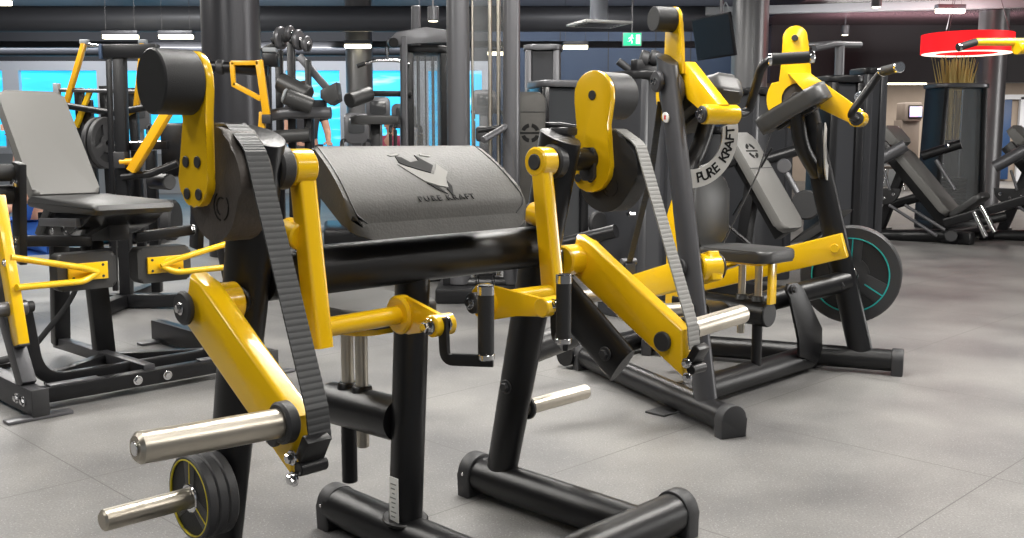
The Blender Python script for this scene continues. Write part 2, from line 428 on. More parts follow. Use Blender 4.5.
def weight_plate(name, label, cat, c, axis, r, w, line, group=None, hole=0.026, rk=.76):
    """three-window rubber plate centred at c (one face at c, thickness w along axis)"""
    axis = V(axis).normalized(); c = V(c)
    t = thing(name, label, cat, c, 0, group)
    x, y, d = frame_of(axis); O = V((0, 0, 0))
    b = B(); seg = 64
    rim_in = r * rk; hub = r * 0.34
    b.lathe(O, axis * w, [(0.006, rim_in), (0, rim_in + 0.006), (0, r - .01), (0.006, r), (w - 0.006, r), (w, r - .01), (w, rim_in + 0.006), (w - 0.006, rim_in)], seg) if False else None
    b.ringcyl(O, axis * w, r, rim_in, seg, ch=min(0.006, w * .14))
    part('rim', b, 'plate', t)
    # spokes: three broad arms between the three grip windows
    b = B(); e = w * 0.12
    b.ringcyl(axis * e, axis * (w - e), hub, hole, 40, ch=0.003)
    for k in range(3):
        a0 = 90 + 120 * k
        o = arc2(0, 0, hub * 0.94, a0 - 38, a0 + 38, 8) + arc2(0, 0, rim_in * 1.01, a0 + 17, a0 - 17, 8)
        b.prism([x * p + y * q + axis * e for p, q in o], axis * (w - 2 * e), 0.002)
    for k in range(3):
        a0 = 30 + 120 * k
        o = arc2(0, 0, hub * 0.94, a0 - 25, a0 + 25, 8) + arc2(0, 0, hub * 1.12, a0 + 25, a0 - 25, 8)
        b.prism([x * p + y * q + axis * e for p, q in o], axis * (w - 2 * e), 0.002)
    part('spoke_disc', b, 'plate', t)
    b = B(); b.ringcyl(axis * (w * .2), axis * (w * .45), rim_in * 1.01, hub * 1.0, 40)
    part('window_back', b, 'rubber', t)
    b = B(); b.ringcyl(axis * -0.001, axis * 0.003, rim_in * 1.02, rim_in * 0.985, seg, ch=0.0005)
    for k in range(3):
        a0 = radians(90 + 120 * k + 2)
        p0 = x * (hub * cos(a0)) + y * (hub * sin(a0)); p1 = x * (rim_in * cos(a0)) + y * (rim_in * sin(a0))
        b.bar(p0 + axis * (e - .0005), p1 + axis * (e - .0005), 0.0026 * r / .1, 0.002, axis, 0)
    part('coloured_line', b, line, t)
    b = B(); b.ringcyl(axis * (e - 0.003), axis * (e + .01), hole * 1.35, hole, 30)
    part('bushing', b, 'chrome', t)
    return t

# ================================================================== preacher curl machine
M1O = V((-0.3701, 2.5399, 0))
m1 = thing('biceps_curl_machine', 'yellow and black plate-loaded biceps curl machine with a sloping grey arm pad, nearest machine', 'gym machine', M1O, 45)
def oval_post(name, parent, p0, p1, ru, rv, m='black', cut=0.0, seg=32, taper=1.0):
    """oval post; cut = slope of the top face towards the front"""
    p0 = V(p0); p1 = V(p1); b = B(); rings = []
    for i, t in enumerate((0, 1)):
        c = p0.lerp(p1, t); k = 1 if t == 0 else taper; vs = []
        for j in range(seg):
            a = 2 * pi * j / seg
            q = UX * (ru * k * cos(a)) + VX * (rv * k * sin(a))
            dz = -cut * (rv * sin(a)) if t == 1 else 0
            ax = (p1 - p0) / (p1 - p0).z
            vs.append(b.bm.verts.new(c + q + ax * dz))
        rings.append(vs)
    b.bridge(*rings); b.bm.faces.new(list(reversed(rings[0])))
    f = b.bm.faces.new(rings[1])
    b._bev(list(f.edges), 0.004, 2)
    return part(name, b, m, parent)

# floor frame
for s in (-1, 1):
    b = B(); b.sweep([P(s * .45, -.06, .06), P(s * .45, .53, .06)], .054, 24); part('base_tube', b, 'black', m1)
    foot_cap(m1, P(s * .45, -.075, 0), -VX)
    foot_cap(m1, P(s * .615, .535, 0), UX * s, .056)
    bolt(m1, P(s * .64, .555, .045), UX * s, .013, .03)
b = B(); b.sweep([P(0, -.15, .06), P(0, .53, .06)], .054, 24); part('base_tube', b, 'black', m1)
foot_cap(m1, P(0, -.155, 0), -VX, .052)
b = B(); b.sweep([P(-.60, .535, .06), P(.60, .535, .06)], .054, 24); part('cross_tube', b, 'black', m1)

# uprights, beam, middle post
for s in (-1, 1):
    up_ = oval_post('upright', m1, P(s * .45, .025, .07), P(s * .45, .255, 1.06), .037, .051, 'black', cut=.45, taper=1.28)
    bolt(up_, P(s * .45 - .037, .09, .36), -UX, .014, .016, 'plastic', 'rubber_bumper')
b = B(); b.sweep([P(-.42, .2, .766), P(.42, .2, .766)], .055, 28); part('cross_beam', b, 'black', m1)
oval_post('middle_post', m1, P(0, .142, .085), P(0, .185, .75), .039, .047)
b = B(); b.cyl(P(0, .142, .095), P(0, .143, .108), .058, seg=32); part('weld_collar', b, 'black', m1)
st_o = P(-.0405, .149, .155)
stk = part('sticker', B().box(st_o, (.003, .034, .13), 0.0005), 'white', m1, 'white sticker with small grey print')
b = B()
for i in range(9):
    b.box(st_o + V((-.0018, 0.002 * (i % 2), .048 - i * .012)), (.001, .022 - .006 * (i % 3), .003))
part('print_line', b, 'ink_grey', stk)

# seat behind the middle post
b = B(); b.sweep([P(0, .13, .355), P(0, -.165, .345)], .056, 28); seat_tube = part('seat_tube', b, 'black', m1)
b = B(); b.cyl(P(0, -.165, .345), P(0, -.173, .345), .054, seg=28); part('tube_cap', b, 'plastic', seat_tube)
for v, z0, m in ((-.092, .14, 'black'), (-.03, .25, 'steel')):
    b = B(); b.cyl(P(0, v, .345), P(0, v, .575), .0165, seg=20); part('seat_post', b, 'steel', m1)
    b = B(); b.cyl(P(0, v, z0), P(0, v, .345), .021 if m == 'black' else .0165, seg=20); part('post_sleeve', b, m, m1)
    b = B(); b.cyl(P(0, v, .38), P(0, v, .415), .03, .026, seg=24); part('post_collar', b, 'black', m1)
b = B(); b.prism(on(P(0, -.025, .596), UX, VX, rrect(.28, .34, .06)), ZX * .05, .012, 3); part('seat', b, 'leather', m1)
b = B(); b.prism(on(P(0, -.025, .580), UX, VX, rrect(.25, .31, .05)), ZX * .016, .003); part('seat_plate', b, 'yellow', m1)

# arm pad
pt, pb = P(0, .146, 1.036), P(0, .324, .888)
ysl = (pb - pt).normalized(); nsl = UX.cross(ysl).normalized()
if nsl.z < 0: nsl = -nsl
Lp = (pb - pt).length
b = B(); bm = b.bm
NU, NV = 28, 16; W0, W1 = .252, .276; grid = {}
rc = .045
def pad_pt(i, j, side):
    t = j / NV; y = t * Lp; hw = W0 + (W1 - W0) * t
    # rounded lower corners
    if y > Lp - rc:
        k = (y - (Lp - rc)) / rc; hw -= rc * (1 - sqrt(max(0, 1 - k * k))) * .8
    x = -hw + 2 * hw * i / NU
    bulge = .010 * sin(pi * min(1, t * 1.05)) - .02 * max(0, t - .82) ** 2 / .03
    if side: return pt + ysl * y + UX * x + nsl * bulge
    th = .082 - .036 * t
    return pt + ysl * (y * .985) + UX * x * .985 - nsl * (.082 * (1 - t)) + P(0, .002, -.054) * t
for side in (0, 1):
    for i in range(NU + 1):
        for j in range(NV + 1): grid[side, i, j] = bm.verts.new(pad_pt(i, j, side))
for side in (0, 1):
    for i in range(NU):
        for j in range(NV):
            q = [grid[side, i, j], grid[side, i + 1, j], grid[side, i + 1, j + 1], grid[side, i, j + 1]]
            bm.faces.new(q if side else q[::-1])
rim_e = []
loop = [(i, 0) for i in range(NU)] + [(NU, j) for j in range(NV)] + [(NU - i, NV) for i in range(NU)] + [(0, NV - j) for j in range(NV)]
for k in range(len(loop)):
    a, c = loop[k], loop[(k + 1) % len(loop)]
    f = bm.faces.new((grid[1, a[0], a[1]], grid[1, c[0], c[1]], grid[0, c[0], c[1]], grid[0, a[0], a[1]]))
bm.edges.ensure_lookup_table()
for k in range(len(loop)):
    a, c = loop[k], loop[(k + 1) % len(loop)]
    for side in (0, 1): rim_e.append(bm.edges.get((grid[side, a[0], a[1]], grid[side, c[0], c[1]])))
bmesh.ops.bevel(bm, geom=rim_e, offset=.009, segments=3, affect='EDGES', profile=.5)
pad = part('arm_pad', b, 'leather', m1, smooth=60)
for s in (-1, 1):
    b = B(); b.sweep([pad_pt(0 if s < 0 else NU, j, 1) - UX * s * .012 + nsl * .0005 for j in range(NV + 1)], .0016, 8); part('seam', b, 'leather_dark', pad)
b = B(); b.sweep([pad_pt(i, NV, 1) - ysl * .012 + nsl * .0018 for i in range(1, NU)], .0016, 8); part('seam', b, 'leather_dark', pad)
b = B(); b.box(pt + ysl * Lp * .5 - nsl * .085, (.36, .12, .03), .004, Matrix((UX, ysl, nsl)).transposed()); part('pad_bracket', b, 'black', m1)
# print on the pad: fox mask and lettering
def on_pad(p, q):
    y = Lp * .5 - q * 1.12; t = y / Lp
    return pt + ysl * y + UX * (p * 1.12 - .006) + nsl * (.010 * sin(pi * min(1, t * 1.05)) - .02 * max(0, t - .82) ** 2 / .03 + .0004)
def pad_poly(pts, m, nm):
    b = B(); b.prism([on_pad(p, q) - nsl * .001 for p, q in pts], nsl * .0022); return part(nm, b, m, pad)
pad_poly([(-.04, .062), (-.026, .058), (-.014, .040), (.012, .046), (.014, .066), (.026, .046), (.04, .028), (.018, .004), (-.004, .014), (-.028, .026), (-.045, .040)], 'ink', 'fox_brow')
pad_poly([(-.052, .034), (-.028, .022), (-.002, .008), (.022, -.002), (.044, .022), (.052, .034), (.066, .006), (.048, -.014), (.038, -.040), (.012, -.034), (-.014, -.02), (-.034, .004)], 'silverprint', 'fox_mask')
pad_poly([(-.012, -.026), (.012, -.038), (.026, -.058), (.008, -.046)], 'ink', 'fox_chin')
pad_poly([(.032, -.044), (.046, -.020), (.050, -.038), (.038, -.064)], 'ink', 'fox_chin')
pad_poly([(-.058, .066), (-.03, .072), (-.026, .068), (-.05, .062)], 'silverprint', 'fox_ear')
pad_poly([(.03, .070), (.056, .062), (.052, .058), (.03, .064)], 'silverprint', 'fox_ear')
b = B(); b.add_mesh(text_mesh('PURE KRAFT', .024, .0008, 1.35, .0004), mtx(on_pad(.018, -.068) + nsl * .0004, UX, -ysl)); part('pad_lettering', b, 'ink', pad, smooth=0)

# arms, cams, levers, horns on both sides
for s in (-1, 1):
    U = UX * s
    # hub of the arm
    b = B(); b.cyl(P(s * .34, .265, .994), P(s * .396, .265, .994), .0385, seg=36)
    arm = part('curl_arm', b, 'yellow', m1)
    b = B(); b.cyl(P(s * .336, .265, .994), P(s * .344, .265, .994), .021, seg=24); part('axle_cap', b, 'plastic', arm)
    b = B(); b.cyl(P(s * .396, .265, .994), P(s * .43, .265, .994), .045, seg=28); part('axle_collar', b, 'plastic', arm)
    b = B()
    d = (P(s * .362, .318, .62) - P(s * .362, .272, .965))
    b.sweep([P(s * .362, .272, .965), P(s * .362, .318, .62)], [(.021, .021), (.027, .0195)], 16, sq=6, up=UX)
    part('arm_bar', b, 'yellow', arm)
    b = B(); b.cyl(P(s * .372, .28, .85), P(s * .372, .225, .86), .03, seg=24); part('arm_stop', b, 'yellow', arm)
    b = B(); b.cyl(P(s * .372, .225, .86), P(s * .372, .212, .862), .024, seg=24); part('stop_pad', b, 'rubber', arm)
    # cross tube with fork and hinged grip
    b = B(); b.cyl(P(s * .35, .314, .66), P(s * .105, .30, .66), .021, seg=24); ct = part('handle_tube', b, 'yellow', arm)
    b = B(); b.cyl(P(s * .085, .297, .66), P(s * .105, .30, .66), .026, seg=24); part('tube_collar', b, 'plastic', ct)
    bolt(ct, P(s * .085, .297, .66), -U, .010, .012)
    # fork: cheek plate on the tube, curving out to the front
    b = B()
    b.cyl(P(s * .145, .302, .66), P(s * .115, .302, .66), .044, seg=32)
    o = [(.300, .70), (.330, .702), (.40, .692), (.47, .683), (.497, .676), (.497, .648), (.47, .640), (.40, .635), (.33, .618), (.300, .617)]
    path = []
    for v_, z_ in o: path.append(P(s * (.13 + max(0, v_ - .3) * .19), v_, z_))
    b.prism(path, U * -.011, .002)
    fork = part('grip_fork', b, 'yellow', arm)
    b = B(); b.cyl(P(s * .195, .478, .664), P(s * .140, .478, .664), .0235, seg=24); part('hinge_barrel', b, 'yellow', fork)
    bolt(fork, P(s * .195, .478, .664), U, .012, .022)
    b = B(); b.sweep([P(s * .172, .492, .682), P(s * .172, .497, .594), P(s * .112, .580, .594)], (.013, .006), 12, fillet=.018, up=U, sq=4)
    br = part('grip_bracket', b, 'black', arm)
    bolt(br, P(s * .166, .492, .667), -U, .012, .012)
    b = B(); b.cyl(P(s * .12, .567, .606), P(s * .12, .567, .733), .0172, seg=28, ch=.001); gr = part('hand_grip', b, 'rubber', arm)
    b = B(); b.cyl(P(s * .12, .567, .731), P(s * .12, .567, .753), .0182, seg=28); part('grip_end', b, 'chrome', gr, 'polished steel grip end')
    b = B(); b.cyl(P(s * .12, .567, .595), P(s * .12, .567, .609), .0182, seg=28); part('grip_end', b, 'chrome', gr, 'polished steel grip end')

    # cam wheel, flat yellow arm and counterweight
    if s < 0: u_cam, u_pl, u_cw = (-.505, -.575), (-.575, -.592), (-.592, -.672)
    else: u_cam, u_pl, u_cw = (.58, .645), (.562, .58), (.58, .685)
    cc = (.283, .965)
    co = .012 if s > 0 else 0
    cam_o = arc2(.30 + co, 1.0, .075, 60, 180, 14) + arc2(.285 + co, .945, .09, 190, 330, 16) + arc2(.31 + co, .97, .082 + co * .5, 340, 420, 12)
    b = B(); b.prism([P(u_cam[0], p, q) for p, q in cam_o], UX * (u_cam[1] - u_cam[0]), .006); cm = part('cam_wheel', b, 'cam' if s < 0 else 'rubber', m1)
    # worn emblem on the cam face
    uf = u_cam[1] if s < 0 else u_cam[0]
    b = B()
    for rr, a0, a1 in ((.027, 120, 260), (.017, 60, 250), (.027, 290, 400)):
        ar = arc2(.318, .925, rr, a0, a1, 8)
        b.sweep([P(uf + (-.0005 if s < 0 else .0005) * 1, p, q) for p, q in ar], .0016, 6)
    part('cam_emblem', b, 'ink', cm)
    cv, cz = (.268, 1.170) if s > 0 else (.250, 1.158)
    o = arc2(cv, cz, .066 if s > 0 else .06, -15, 195, 18) + [(.215, 1.09)] + arc2((.242 if s < 0 else .262), .978, (.058 if s < 0 else .07), 170, 370, 20) + [(.298 if s < 0 else .318, 1.09)]
    b = B(); b.prism([P(u_pl[0], p, q) for p, q in o], UX * (u_pl[1] - u_pl[0]), .003); pl = part('counterweight_arm', b, 'yellow', m1)
    for dv, dz in ((-.022, .03), (.024, .03), (-.022, -.032), (.024, -.032)):
        q0 = u_pl[1] if s < 0 else u_pl[0]; sgn = -1
        b = B(); b.cyl(P(q0, .242 + dv, .978 + dz), P(q0 + sgn * .004, .242 + dv, .978 + dz), .0115, seg=20); part('bolt_cap', b, 'plastic', pl)
    b = B(); b.cyl(P(u_cw[0], cv, cz), P(u_cw[1], cv, cz), .061 if s < 0 else .064, seg=48, ch=.003); part('counterweight', b, 'cw', m1)
    if s > 0:
        b = B(); b.cyl(P(u_pl[0] - .003, cv, cz), P(u_pl[0], cv, cz), .013, seg=20); part('bolt_cap', b, 'plastic', pl)
        b = B(); b.prism([P(u_pl[0] - .006, .265 + p, .985 + q) for p, q in rrect(.05, .09, .012)], UX * -.012, .003); part('hub_plate', b, 'plastic', pl)
    # stop buffer on top of the cam
    b = B(); b.prism(on(P(s * .50, .22, 1.062), UX, VX, rrect(.07, .06, .02)), ZX * .022, .006); part('stop_buffer', b, 'plastic', m1)
    b = B(); b.cyl(P(s * .42, .262, .998), P(u_cam[0], .262, .998), .03, seg=24); part('axle', b, 'black', m1)
    # belt from cam to lever
    ub = s * .543 if s < 0 else s * .60
    ua = -.535 if s < 0 else .612
    ue = s * .565
    path = [P(ua, p, q) for p, q in arc2(.30 + co, 1.0, .0785, 125, 78, 8)] + [P(ua, p, q) for p, q in arc2(.31 + co, .97, .0905 + co * .5, 58, 40, 6)]
    path += [P(ue, .606, .585), P(ue, .614, .525)]
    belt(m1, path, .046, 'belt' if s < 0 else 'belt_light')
    # lever
    a, c = P(s * .575, .212, .734), P(s * .575, .600, .505)
    d = (c - a).normalized(); nz = UX.cross(d).normalized(); nz = nz if nz.z > 0 else -nz
    b = B()
    o = [a + nz * .052 - d * .02, a + nz * .056 + d * .02, c + nz * .050 - d * .045, c - nz * .058 + d * (.022 if s > 0 else -.004), a - nz * .052 - d * .0]
    b.prism([q - U * .023 for q in o], U * .046, .011, 4)
    lv = part('weight_lever', b, 'yellow', m1)
    b = B(); b.cyl(P(s * .495, .222, .722), P(s * .586, .222, .722), .042, seg=32); part('pivot_hub', b, 'yellow', lv)
    b = B(); b.cyl(P(s * .604, .222, .722), P(s * .618, .222, .722), .034, seg=32); pc = part('pivot_cap', b, 'plastic', lv)
    bolt(pc, P(s * .618, .222, .722), U, .009, .01)
    b = B(); b.cyl(P(s * .45, .17, .722), P(s * .50, .222, .722), .032, seg=24); part('pivot_stub', b, 'black', m1)
    for sd in (-1, 1):
        b = B(); q = c - d * .075 - nz * .01 + U * sd * .0275
        b.cyl(q, q + U * sd * .012, .026, seg=28); part('bumper_disc', b, 'plastic', lv)
    # belt clamp at the lever end
    b = B(); R = Matrix((UX, d, nz)).transposed()
    b.box(c + d * (.012 if s > 0 else 0) + nz * .014, (.050, .022, .05), .003, R); cl = part('belt_clamp', b, 'black', lv)
    b = B(); b.cyl(c + d * (.03 if s > 0 else .012) - nz * .02 - U * .028, c + d * (.03 if s > 0 else .012) - nz * .02 + U * .028, .013, seg=20); part('clamp_roller', b, 'black', lv)
    eo = d * (0 if s > 0 else -.022)
    for q in (c + d * .012 - nz * .012 + eo, c + d * .034 - nz * .042 + eo):
        bolt(cl, q + UX * -.028, -UX, .0095, .014)
    # short counter strut behind the lever
    if s > 0:
        b = B(); b.sweep([P(.505, .16, .67), P(.505, .43, .46)], [(.06, .02), (.06, .02)], 20, up=UX); sb = part('strut', b, 'black', m1)
        bolt(sb, P(.484, .39, .49), -UX, .013, .016, 'plastic')
        b = B(); b.sweep([P(.45, .10, .45), P(.66, .10, .475)], .042, 20); part('brace_tube', b, 'black', m1)
    # loading horn with collar, storage peg
    h = .560, .558
    b = B(); b.cyl(P(s * .59, *h), P(s * .616, *h), .038, seg=32); part('horn_collar', b, 'plastic', lv)
    b = B(); b.cyl(P(s * .60, *h), P(s * .872, h[0], h[1] + .012), .0262, seg=36, ch=.006); hn = part('loading_horn', b, 'steel', lv)
    b = B(); b.cyl(P(s * .872, h[0], h[1] + .012), P(s * .875, h[0], h[1] + .012), .012, seg=20); part('horn_plug', b, 'chrome', hn)
    b = B(); b.cyl(P(s * .47, .092, .285), P(s * .745, .10, .289), .0225, seg=32, ch=.005); part('storage_peg', b, 'steel', m1)
    b = B(); b.cyl(P(s * .485, .093, .285), P(s * .50, .093, .285), .034, seg=28); part('peg_collar', b, 'plastic', m1)

# three small plates on the near storage peg
R45 = Matrix.Rotation(radians(45), 3, 'Z')
for i, lb in enumerate(('outermost small black weight plate with yellow lines on the lower near peg',
                        'middle small black weight plate of three on the lower near peg',
                        'innermost small black weight plate on the lower near peg, against the upright')):
    u = -.556 + .0237 * i
    weight_plate('weight_plate', lb, 'weight plate', M1O + R45 @ P(u, .0975, .287), R45 @ UX, .092, .0235, 'lemon', 'plates on the near storage peg', .0235, .9)

# ================================================================== wide press machine with two splayed wings
M2O = V((1.24597, 3.97668, 0))
m2 = thing('shoulder_press_machine', 'yellow and black plate-loaded machine with two tall splayed uprights and seat, behind the curl machine', 'gym machine', M2O, 45)
C2, S2 = cos(radians(22.5)), sin(radians(22.5))
def W(s, i, w, z):
    """wing axes of side s: i inward across the wing, w out towards its foot, z up"""
    return P(s * .6717 + (-s * C2) * i + s * S2 * w, S2 * i + C2 * w, z)
def Wi(s): return (W(s, 1, 0, 0) - W(s, 0, 0, 0))
def Ww(s): return (W(s, 0, 1, 0) - W(s, 0, 0, 0))
for s in (-1, 1):
    I, Wd = Wi(s), Ww(s)
    b = B(); b.sweep([W(s, 0, -1.12, .062), W(s, 0, .0, .062)], .050, 24); part('base_tube', b, 'black', m2)
    foot_cap(m2, W(s, 0, .02, 0), Wd, .053)
    foot_cap(m2, W(s, 0, -1.13, 0), -Wd, .053)
    b = B(); b.box(W(s, -.05, -.35, .004), (.12, .09, .008), .001); part('floor_pad', b, 'plastic', m2)
    # upright: oval blade leaning back
    b = B(); rings = []
    for t in (0, 1):
        c = W(s, 0, -.135, .075).lerp(W(s, 0, -.462, 1.36), t); vs = []
        ax = (W(s, 0, -.462, 1.36) - W(s, 0, -.135, .075)) / 1.285
        for j in range(32):
            a = 2 * pi * j / 32; k = 1.0 if t == 0 else .95
            vs.append(b.bm.verts.new(c + I * (.037 * k * cos(a)) + Wd * (.056 * k * sin(a)) + ax * (-.5 * .056 * sin(a) * t)))
        rings.append(vs)
    b.bridge(*rings); b.bm.faces.new(list(reversed(rings[0]))); f = b.bm.faces.new(rings[1]); b._bev(list(f.edges), .004)
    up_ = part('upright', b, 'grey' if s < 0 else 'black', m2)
    # pivot disc at the top, outside, and the badge under it
    b = B(); b.cyl(W(s, -.037, -.452, 1.272), W(s, -.058, -.452, 1.272), .041, seg=36); dsc = part('pivot_disc', b, 'grey', up_)
    bolt(dsc, W(s, -.058, -.452, 1.272), -I, .010, .014)
    ctr = W(s, -.034, -.400, 1.135); b = B()
    b.prism([ctr + Wd * (.021 * cos(a * pi / 12)) + ZX * (.02 * sin(a * pi / 12)) + Wd * (-.006 * sin(a * pi / 12)) for a in range(24)], -I * .006, .0005); bd = part('badge', b, 'white', up_)
    b = B(); b.box(ctr - I * .0065, (.012, .002, .016), 0, Matrix((Wd, I, ZX)).transposed()); part('badge_mark', b, 'red', bd)
    bolt(up_, W(s, -.036, -.265, .575), -I, .024, .03, 'plastic', 'rubber_bumper')
    # arm assembly in yellow plate: head plate, C ring, forearm
    def wp(i, pts): return [W(s, i, p, q) for p, q in pts]
    head = arc2(-.474, 1.503, .054, -12, 192, 18) + [(-.53, 1.40), (-.535, 1.31)] + arc2(-.455, 1.235, .135, 148, 275, 18) + \
           arc2(-.455, 1.235, .072, 275, 60, 16) + [(-.395, 1.30), (-.405, 1.40)]
    b = B(); b.prism(wp(.030, head), I * .013, .003); arm = part('press_arm', b, 'yellow', m2)
    b = B(); b.cyl(W(s, .036, -.474, 1.503), W(s, .057, -.474, 1.503), .014, seg=20); part('bolt_cap', b, 'plastic', arm)
    fore = [(-.50, 1.345), (-.40, 1.345), (-.17, 1.178), (-.20, 1.112), (-.385, 1.205), (-.40, 1.25)]
    b = B(); b.prism(wp(.042, fore), I * .05, .006); part('forearm', b, 'yellow', arm)
    b = B(); b.cyl(W(s, .0, -.455, 1.235), W(s, .07, -.455, 1.235), .028, seg=28); ax = part('axle_hub', b, 'plastic', arm)
    bolt(ax, W(s, .07, -.455, 1.235), I, .010, .012)
    b = B(); b.box(W(s, .10, -.37, 1.25), (.03, .05, .06), .006, Matrix((I, Wd, ZX)).transposed()); lk = part('link_block', b, 'plastic', arm)
    bolt(lk, W(s, .115, -.37, 1.25), Wd, .009, .03)
    # counterweight outside the head plate
    b = B(); b.cyl(W(s, .04, -.476, 1.508), W(s, -.055, -.476, 1.508), .047, seg=44, ch=.003); part('counterweight', b, 'cw', arm)
    # hub with the bent handle
    b = B(); b.cyl(W(s, -.012, -.185, 1.142), W(s, .135, -.192, 1.142), .036, seg=32); hb = part('handle_hub', b, 'yellow', arm)
    b = B(); b.cyl(W(s, -.022, -.185, 1.142), W(s, -.012, -.185, 1.142), .031, seg=28); hc = part('hub_cap', b, 'plastic', hb)
    bolt(hc, W(s, -.022, -.185, 1.142), -I, .014, .016)
    b = B(); b.cyl(W(s, .135, -.192, 1.142), W(s, .145, -.192, 1.142), .03, seg=28); part('hub_cap', b, 'plastic', hb)
    hp = [W(s, .15, -.19, 1.145), W(s, .235, -.20, 1.15), W(s, .245, -.13, 1.32), W(s, .275, -.06, 1.335)]
    hp = [W(s, .16, -.205, 1.16), W(s, .225, -.215, 1.155), W(s, .262, -.235, 1.335), W(s, .29, -.10, 1.338)] if False else \
         [W(s, .15, -.195, 1.145), W(s, .205, -.215, 1.155), W(s, .182, -.10, 1.335), W(s, .305, -.036, 1.342)]
    b = B(); b.sweep(hp, .0165, 16, fillet=.05); hd = part('handle', b, 'black', arm)
    e0 = hp[-1]; dd = (hp[-1] - hp[-2]).normalized()
    b = B(); b.cyl(e0 - dd * .11, e0 + dd * .02, .021, seg=24); part('hand_grip', b, 'rubber', hd)
    b = B(); b.cyl(e0 + dd * .02, e0 + dd * .038, .023, seg=24); part('grip_end', b, 'chrome', hd, 'polished steel grip end')
    b = B(); b.cyl(e0 - dd * .125, e0 - dd * .11, .022, seg=24); part('grip_end', b, 'chrome', hd, 'polished steel grip end')
    # elbow pad on its bracket
    p0, p1 = W(s, .135, -.585, 1.12), W(s, .185, -.335, 1.265)
    dp = (p1 - p0).normalized(); sp = I - dp * I.dot(dp); sp.normalize(); np_ = dp.cross(sp).normalized(); np_ = np_ if np_.z > 0 else -np_
    b = B(); b.prism(on((p0 + p1) / 2 - np_ * .045, dp, sp, rrect((p1 - p0).length + .03, .20, .06)), np_ * .078, .02, 3); ep = part('elbow_pad', b, 'leather_dark', m2)
    b = B(); b.prism(on((p0 + p1) / 2 - np_ * .06, dp, sp, rrect(.2, .09, .02)), np_ * .016, .003); part('pad_plate', b, 'black', ep)
    b = B(); b.sweep([W(s, .02, -.36, .90), W(s, .13, -.42, 1.02), W(s, .19, -.44, 1.17)], .034, 16, fillet=.06); part('pad_bracket', b, 'black', m2)
    # lettered sheet arc from the upright round to the pad
    cx, cz = .025, 1.075; ro, ri = .205, .135
    o = arc2(cx, cz, ro, -97, 14, 24) + arc2(cx, cz, ri, 10, -97, 24)
    b = B(); b.prism([W(s, p, -.31, q) for p, q in o], Wd * -.006, .001); ac = part('guide_arc', b, 'arc', m2, 'silver sheet arc with black lettering')
    if s < 0:
        txt = 'PURE KRAFT'; b = B()
        for k, chh in enumerate(txt):
            if chh == ' ': continue
            a = radians(-78 + 82 * k / (len(txt) - 1)); rm = (ro + ri) / 2
            if True:
                tx = (-sin(a), cos(a)); tr = (cos(a), sin(a))
                X = I * tx[0] + ZX * tx[1]; Y = -(I * tr[0] + ZX * tr[1])
                b.add_mesh(text_mesh(chh, .054, .0006, 1.0, .0012), mtx(W(s, cx + rm * cos(a), -.3095, cz + rm * sin(a)), X, Y))
        part('lettering', b, 'ink', ac, smooth=0)
    # curved edge strip of the arc bracket
    b = B(); b.sweep([W(s, p, -.335, q) for p, q in arc2(cx, cz, ro - .004, -97, 14, 24)], (.003, .012), 8, up=Wd); part('arc_flange', b, 'black', ac)
    # cam, belt, lever
    b = B(); b.cyl(W(s, .005, -.455, 1.235), W(s, .036, -.455, 1.235), .08, seg=40); part('cam_wheel', b, 'cam', m2)
    belt(m2, [W(s, .02, -.535, 1.2), W(s, .03, -.62, .9), W(s, .03, -.80, .50)], .028, 'belt', I, .004)
    a, c = W(s, .085, -.22, .585), W(s, .02, -.93, .372)
    d = (c - a).normalized(); nz = I.cross(d).normalized(); nz = nz if nz.z > 0 else -nz
    b = B(); b.bar(a, c, .05, .112, nz, .006); lv = part('weight_lever', b, 'yellow', m2)
    b = B(); b.cyl(W(s, .03, -.262, .572), W(s, .118, -.262, .572), .054 if s < 0 else .02, seg=32); part('pivot_hub', b, 'yellow', lv)
    if s < 0: b = B(); b.cyl(W(s, .118, -.262, .572), W(s, .128, -.262, .572), .051, seg=32); part('pivot_cap', b, 'grey', lv)
    b = B(); b.cyl(W(s, -.08 if s > 0 else -.043, -.262, .578), W(s, -.043, -.262, .578), .012, seg=6)
    b.cyl(W(s, .044, -.262, .578), W(s, .046, -.262, .578), .03, seg=20); part('pivot_bolt', b, 'yellow', lv)
    b = B(); b.bar(W(s, .03, -.80, .45), W(s, .03, -.80, .53), .045, .06, Wd, .004); bc = part('belt_clamp', b, 'plastic', lv)
    b = B(); b.cyl(W(s, .0, -.80, .535), W(s, .07, -.80, .535), .016, seg=16); part('clamp_roller', b, 'mid', bc)
    b = B(); b.cyl(W(s, .0, -.9, .38), W(s, -.29, -.9, .38), .027, seg=28, ch=.005); part('loading_horn', b, 'steel', lv)
    # storage peg outside the upright
    b = B(); b.cyl(W(s, -.03, -.205, .43), W(s, -.33, -.205, .43), .026, seg=28, ch=.005); part('storage_peg', b, 'steel', m2)
    # side tube back to the mast
    b = B(); b.sweep([W(s, .0, -.215, .415), P(s * .10, -.42, .325)], .048, 24); st = part('side_tube', b, 'black', m2)
    bolt(st, W(s, .045, -.235, .40), I, .02, .03, 'plastic')
    # gusset plate from side tube to cross tube
    if s > 0:
        o = [P(s * p, -.262, q) for p, q in ((.152, .411), (.167, .436), (.234, .438), (.296, .409), (.483, .201), (.49, .107), (.439, .05), (.284, .102), (.278, .179), (.188, .377))]
        b = B(); b.prism(o, P(0, .012, 0), .002); gs = part('gusset_plate', b, 'black', m2)
        bolt(gs, P(s * .20, -.25, .41), VX, .014, .02, 'plastic')
b = B(); b.sweep([P(-.53, -.31, .062), P(.455, -.31, .062)], .053, 24); part('cross_tube', b, 'black', m2)
b = B(); b.cyl(P(.455, -.31, .062), P(.472, -.31, .062), .054, seg=28); cp = part('tube_cap', b, 'plastic', m2)
